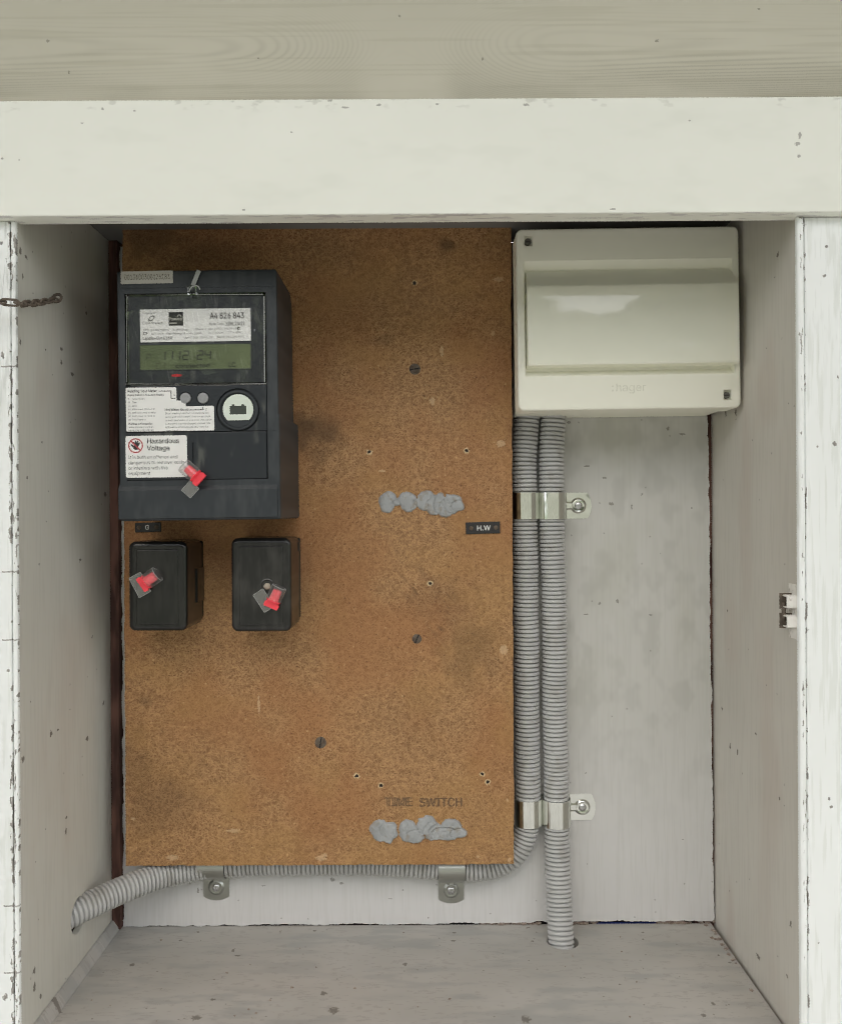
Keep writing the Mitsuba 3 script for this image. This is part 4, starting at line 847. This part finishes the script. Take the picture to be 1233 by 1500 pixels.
# ------------------------------------------------------------------ conduit saddles
def screw_head(x, z, y, r=4.0):
    h = m3.Manifold.hull_points(np.vstack([np.c_[x + rr * np.cos(t), np.full(24, yy), z + rr * np.sin(t)] for rr, yy in ((r, y), (r * .96, y - 0.7), (r * .75, y - 1.4), (r * .4, y - 1.75)) for t in (np.arange(24) * 2 * np.pi / 24,)]))
    for a_ in (20, 110):
        h = h - m3.Manifold.cube([r * 1.1, 2.0, r * .24], True).rotate([0, a_, 0]).translate([x, y - 1.9, z])
    return h
def saddle(label, centre, deg, m_, strap_r=13.9):
    """One-sided saddle: strap over the conduit and a screwed tab; built about the origin with the conduit along z, tab towards +x."""
    key = thing('conduit_saddle', label, 'saddle', 'metal conduit saddles')
    R, t, w = strap_r, 1.1, 26.0; dy = Y_BACK - centre[1]
    arcp = [(R * math.cos(a_), -R * math.sin(a_)) for a_ in np.linspace(0, math.pi, 26)]
    line = sg.LineString([(R + 1.6, dy - t / 2), (R + 0.1, dy - 2.0)] + arcp + [(-R, dy - 0.8)])
    prof = line.buffer(t / 2, cap_style=2, join_style=1)
    strap = trimesh.creation.extrude_polygon(prof, w, engine='earcut'); strap.apply_translation([0, 0, -w / 2])
    tab = plate(sg.box(R + 0.2, -w / 2, R + 14, w / 2).union(sa.scale(sg.Point(R + 13, 0).buffer(w / 2, 24), 0.95, 1.0).intersection(sg.box(R, -w / 2, R + 60, w / 2))), dy - 0.05, t)
    tab = plate(sg.box(R + 0.2, -w / 2, R + 40, w / 2).intersection(sg.Point(R + 4, 0).buffer(23.5, 40)), dy - 0.05, t)
    kx = R + 14.2
    emb = sg.Point(kx, 0).buffer(7.2, 24).union(sg.box(R + 1.0, -2.9, kx, 2.9)); emb2 = emb.buffer(-1.0)
    y0_ = dy - t
    ring_ = lathe_y([(8.2, y0_ + 0.03), (8.0, y0_ - 0.1), (6.4, y0_ - 1.5), (5.8, y0_ - 1.7), (4.0, y0_ - 1.4), (0.02, y0_ - 1.4)], kx, 0, 36)
    chan = m3.Manifold.hull_points(np.array([[x, y, z] for x in (R + 1.0, kx - 3) for y, w_ in ((y0_ + 0.03, 4.2), (y0_ - 1.5, 2.4)) for z in (-w_, w_)]))
    hd = tm(screw_head(kx, 0, dy - t - 1.3, 4.0))
    def put(m):
        m = rot_y(m, deg, [0, 0, 0]); m.apply_translation(centre); return m
    add('strap', put(strap), m_, key, smooth=30); tk = add('tab', put(tab), m_, key)
    add('embossing', trimesh.util.concatenate([put(ring_), put(chan)]), m_, tk, smooth=25)
    add('screw', put(hd), 'screw_steel', key, smooth=30)
def cc(px, py): return P(px, py, YC)
saddle('shiny zinc saddle on the right conduit, upper fixing, with screwed tab', cc(808.5, 741), 0.3, 'zinc')
saddle('shiny zinc saddle on the right conduit, lower fixing, with screwed tab', cc(814.5, 1189), 0.3, 'zinc')
saddle('shiny zinc saddle on the left conduit, upper fixing, beside the board edge', cc(769, 741), 0.3, 'zinc', 13.8)
saddle('shiny zinc saddle on the left conduit, lower fixing, beside the board edge', cc(773, 1188), 0.3, 'zinc', 13.8)
saddle('left one of two grey saddles with tabs hanging below the board', cc(312.5, 1266), -90, 'zinc_dull')
saddle('right one of two grey saddles with tabs hanging below the board', cc(661, 1270.5), -90, 'zinc_dull')

# ------------------------------------------------------------------ rusty chain on the left
ch = thing('chain', 'short rusty chain hooked to the left panel, crossing the white post', 'chain')
cpts = [P(82, 438, 718), P(63, 442, 689), P(45, 444, 665), P(26, 444, 643), P(2, 442, 639), P(-25, 438, 637), P(-70, 428, 633)]
q, ln = spline(cpts, 200)
sarc = np.linspace(0, ln, 200)
def link(c, d, twist, l=12.2, w=4.8, r=0.92):
    a_ = np.linspace(0, 2 * np.pi, 29)[:-1]
    loop = np.c_[np.cos(a_) * w / 2 + 0, np.zeros(28), np.sin(a_) * w / 2]
    st = (l - w) / 2
    pts = np.c_[np.where(np.cos(a_) > 0, 1, -1) * st * (np.abs(np.cos(a_)) > 0.02) + np.cos(a_) * w / 2, np.sin(a_) * w / 2, np.zeros(28)]
    d = d / np.linalg.norm(d); up = np.array([0, 0, 1.0]); s_ = np.cross(d, up); s_ /= np.linalg.norm(s_); n_ = np.cross(s_, d)
    e1, e2 = s_ * math.cos(twist) + n_ * math.sin(twist), -s_ * math.sin(twist) + n_ * math.cos(twist)
    return sweep(c + pts[:, :1] * d + pts[:, 1:2] * e1 + pts[:, 2:] * e2, r, 10, closed=True)
step, i, u = 8.9, 0, 3.0
while u < ln - 4:
    c = np.array([np.interp(u, sarc, q[:, k]) for k in range(3)]); c2 = np.array([np.interp(u + 2, sarc, q[:, k]) for k in range(3)])
    add('link', link(c, c2 - c, (math.pi / 2 if i % 2 else 0) + 0.5 + random.uniform(-.2, .2)), 'rust', ch, smooth=60); u += step; i += 1
e = P(84, 436.5, 722)
a_ = np.linspace(0, 2 * np.pi, 25)[:-1]
eye = sweep(np.c_[XL + 5.0 + 3.6 * np.cos(a_), np.full(24, 722.0) + 1.5 * np.sin(a_), e[2] + 3.6 * np.sin(a_)], 1.2, 10, closed=True)
shank = sweep([[XL - 4, 723, e[2]], [XL + 0.5, 723, e[2]], [XL + 1.8, 722.5, e[2]]], 1.3, 10)
add('screw_eye', [eye, shank], 'rust', ch, smooth=60)

# ------------------------------------------------------------------ spring catch on the right panel
kc = thing('cabinet_catch', 'white painted metal catch with two square lugs on the right panel edge', 'catch')
zc = [P(1158, y, 668)[2] for y in (856, 878, 890.5, 901, 919, 936)]
xw = XR0 + 0.1
add('mounting_plate', [box(xw - 1.4, xw - 0.1, 664, 678, zc[1], zc[0]), box(xw - 1.2, xw - 0.1, 664, 680, zc[4], zc[1]), box(xw - 1.4, xw - 0.1, 664, 678, zc[5], zc[4])], 'catch_white', kc)
for z0, z1 in ((zc[2], P(0, 871.5, 668)[2] if False else P(1158, 871.5, 668)[2]), (zc[4], zc[3])):
    lug = box(xw - 9.0, xw - 0.3, 662.8, 672, z0, z1, 0.8) - box(xw - 14, xw - 2.0, 664.4, 680, z0 + 1.2, z1 - 1.2)
    k = add('lug', lug, 'catch_white', kc)
    add('back_leaf', box(xw - 10.4, xw - 0.5, 672.3, 674.5, z0 - 1.2, z1 + 0.9), 'rust', k)
add('roller', sweep([[xw - 8, 672, zc[2] + 4], [xw - 8, 672, zc[3] - 4]], 1.6, 10), 'rust', kc, smooth=50)

# ------------------------------------------------------------------ what faces the cabinet: eave above, fence and trees across the yard
er = thing('eave', 'pale boarded eave overhanging the house wall above the cabinet', 'eave')
add('soffit', box(-3200, 3200, -60, 655, 1000, 1012), 'soffit_paint', er)
add('fascia', box(-3200, 3200, -85, -60.5, 960, 1120), 'soffit_paint', er)
fe = thing('timber_fence', 'pale painted paling fence across the yard facing the house wall', 'fence')
add('paling', [box(x, x + 98, -7025, -7005, G, G + 1900 + random.uniform(-12, 12), 2) for x in np.arange(-9000, 9000, 101)], 'paling_timber', fe, kind='stuff')
add('rail', [box(-9000, 9000, -7004, -6960, G + z, G + z + 75, 3) for z in (350, 1500)], 'paling_timber', fe)
tr = thing('garden_tree', 'broad dark green trees standing behind the paling fence', 'tree')
def leaf_cloud(n, cx, cz, cy, lo, hi):
    s_ = rng.uniform(lo, hi, n)
    d1 = rng.normal(size=(n, 3)); d1 /= np.linalg.norm(d1, axis=1, keepdims=True); d2 = np.cross(d1, rng.normal(size=(n, 3))); d2 /= np.linalg.norm(d2, axis=1, keepdims=True)
    c = np.c_[cx, cy, cz]
    v = np.stack([c - d1 * s_[:, None], c + d2 * s_[:, None] * .6, c + d1 * s_[:, None], c - d2 * s_[:, None] * .6], 1).reshape(-1, 3)
    f = np.arange(n * 4).reshape(-1, 4)
    return trimesh.Trimesh(v, np.vstack([f[:, [0, 1, 2]], f[:, [0, 2, 3]]]), process=False)
nl = 42000
cx = rng.uniform(-12000, 12000, nl)
notch = np.maximum(0, 1 - np.abs(cx - 2100) / 620)
top = 2840 + 300 * meshkit.fbm(np.c_[cx / 1500, cx * 0, cx * 0], 4, 5) - 420 * np.minimum(notch * 3.0, 1) - 190 * np.maximum(0, 1 - np.abs(cx - 2150) / 240)
u = rng.uniform(0, 1, nl)
cz = 300 + (top - 300) * u + rng.normal(0, 20, nl)
gap_ = (cx > 2750) & (cx < 3700) & (np.abs(cz - 1560) < 75)      # a thin gap through the leaves, on the right
keep = ~gap_; cx, cz, nl = cx[keep], cz[keep], int(keep.sum())
add('foliage', leaf_cloud(nl, cx, cz, -9000 + rng.normal(0, 250, nl), 90, 170), 'leaf', tr, kind='stuff')
for x in (-7000, -3800, -900, 2600, 5200, 8600):
    add('trunk', sweep([[x, -9100, G], [x + 60, -9100, 200], [x - 80, -9050, 1700]], np.array([170, 130, 70]), 12), 'bark', tr, smooth=50)
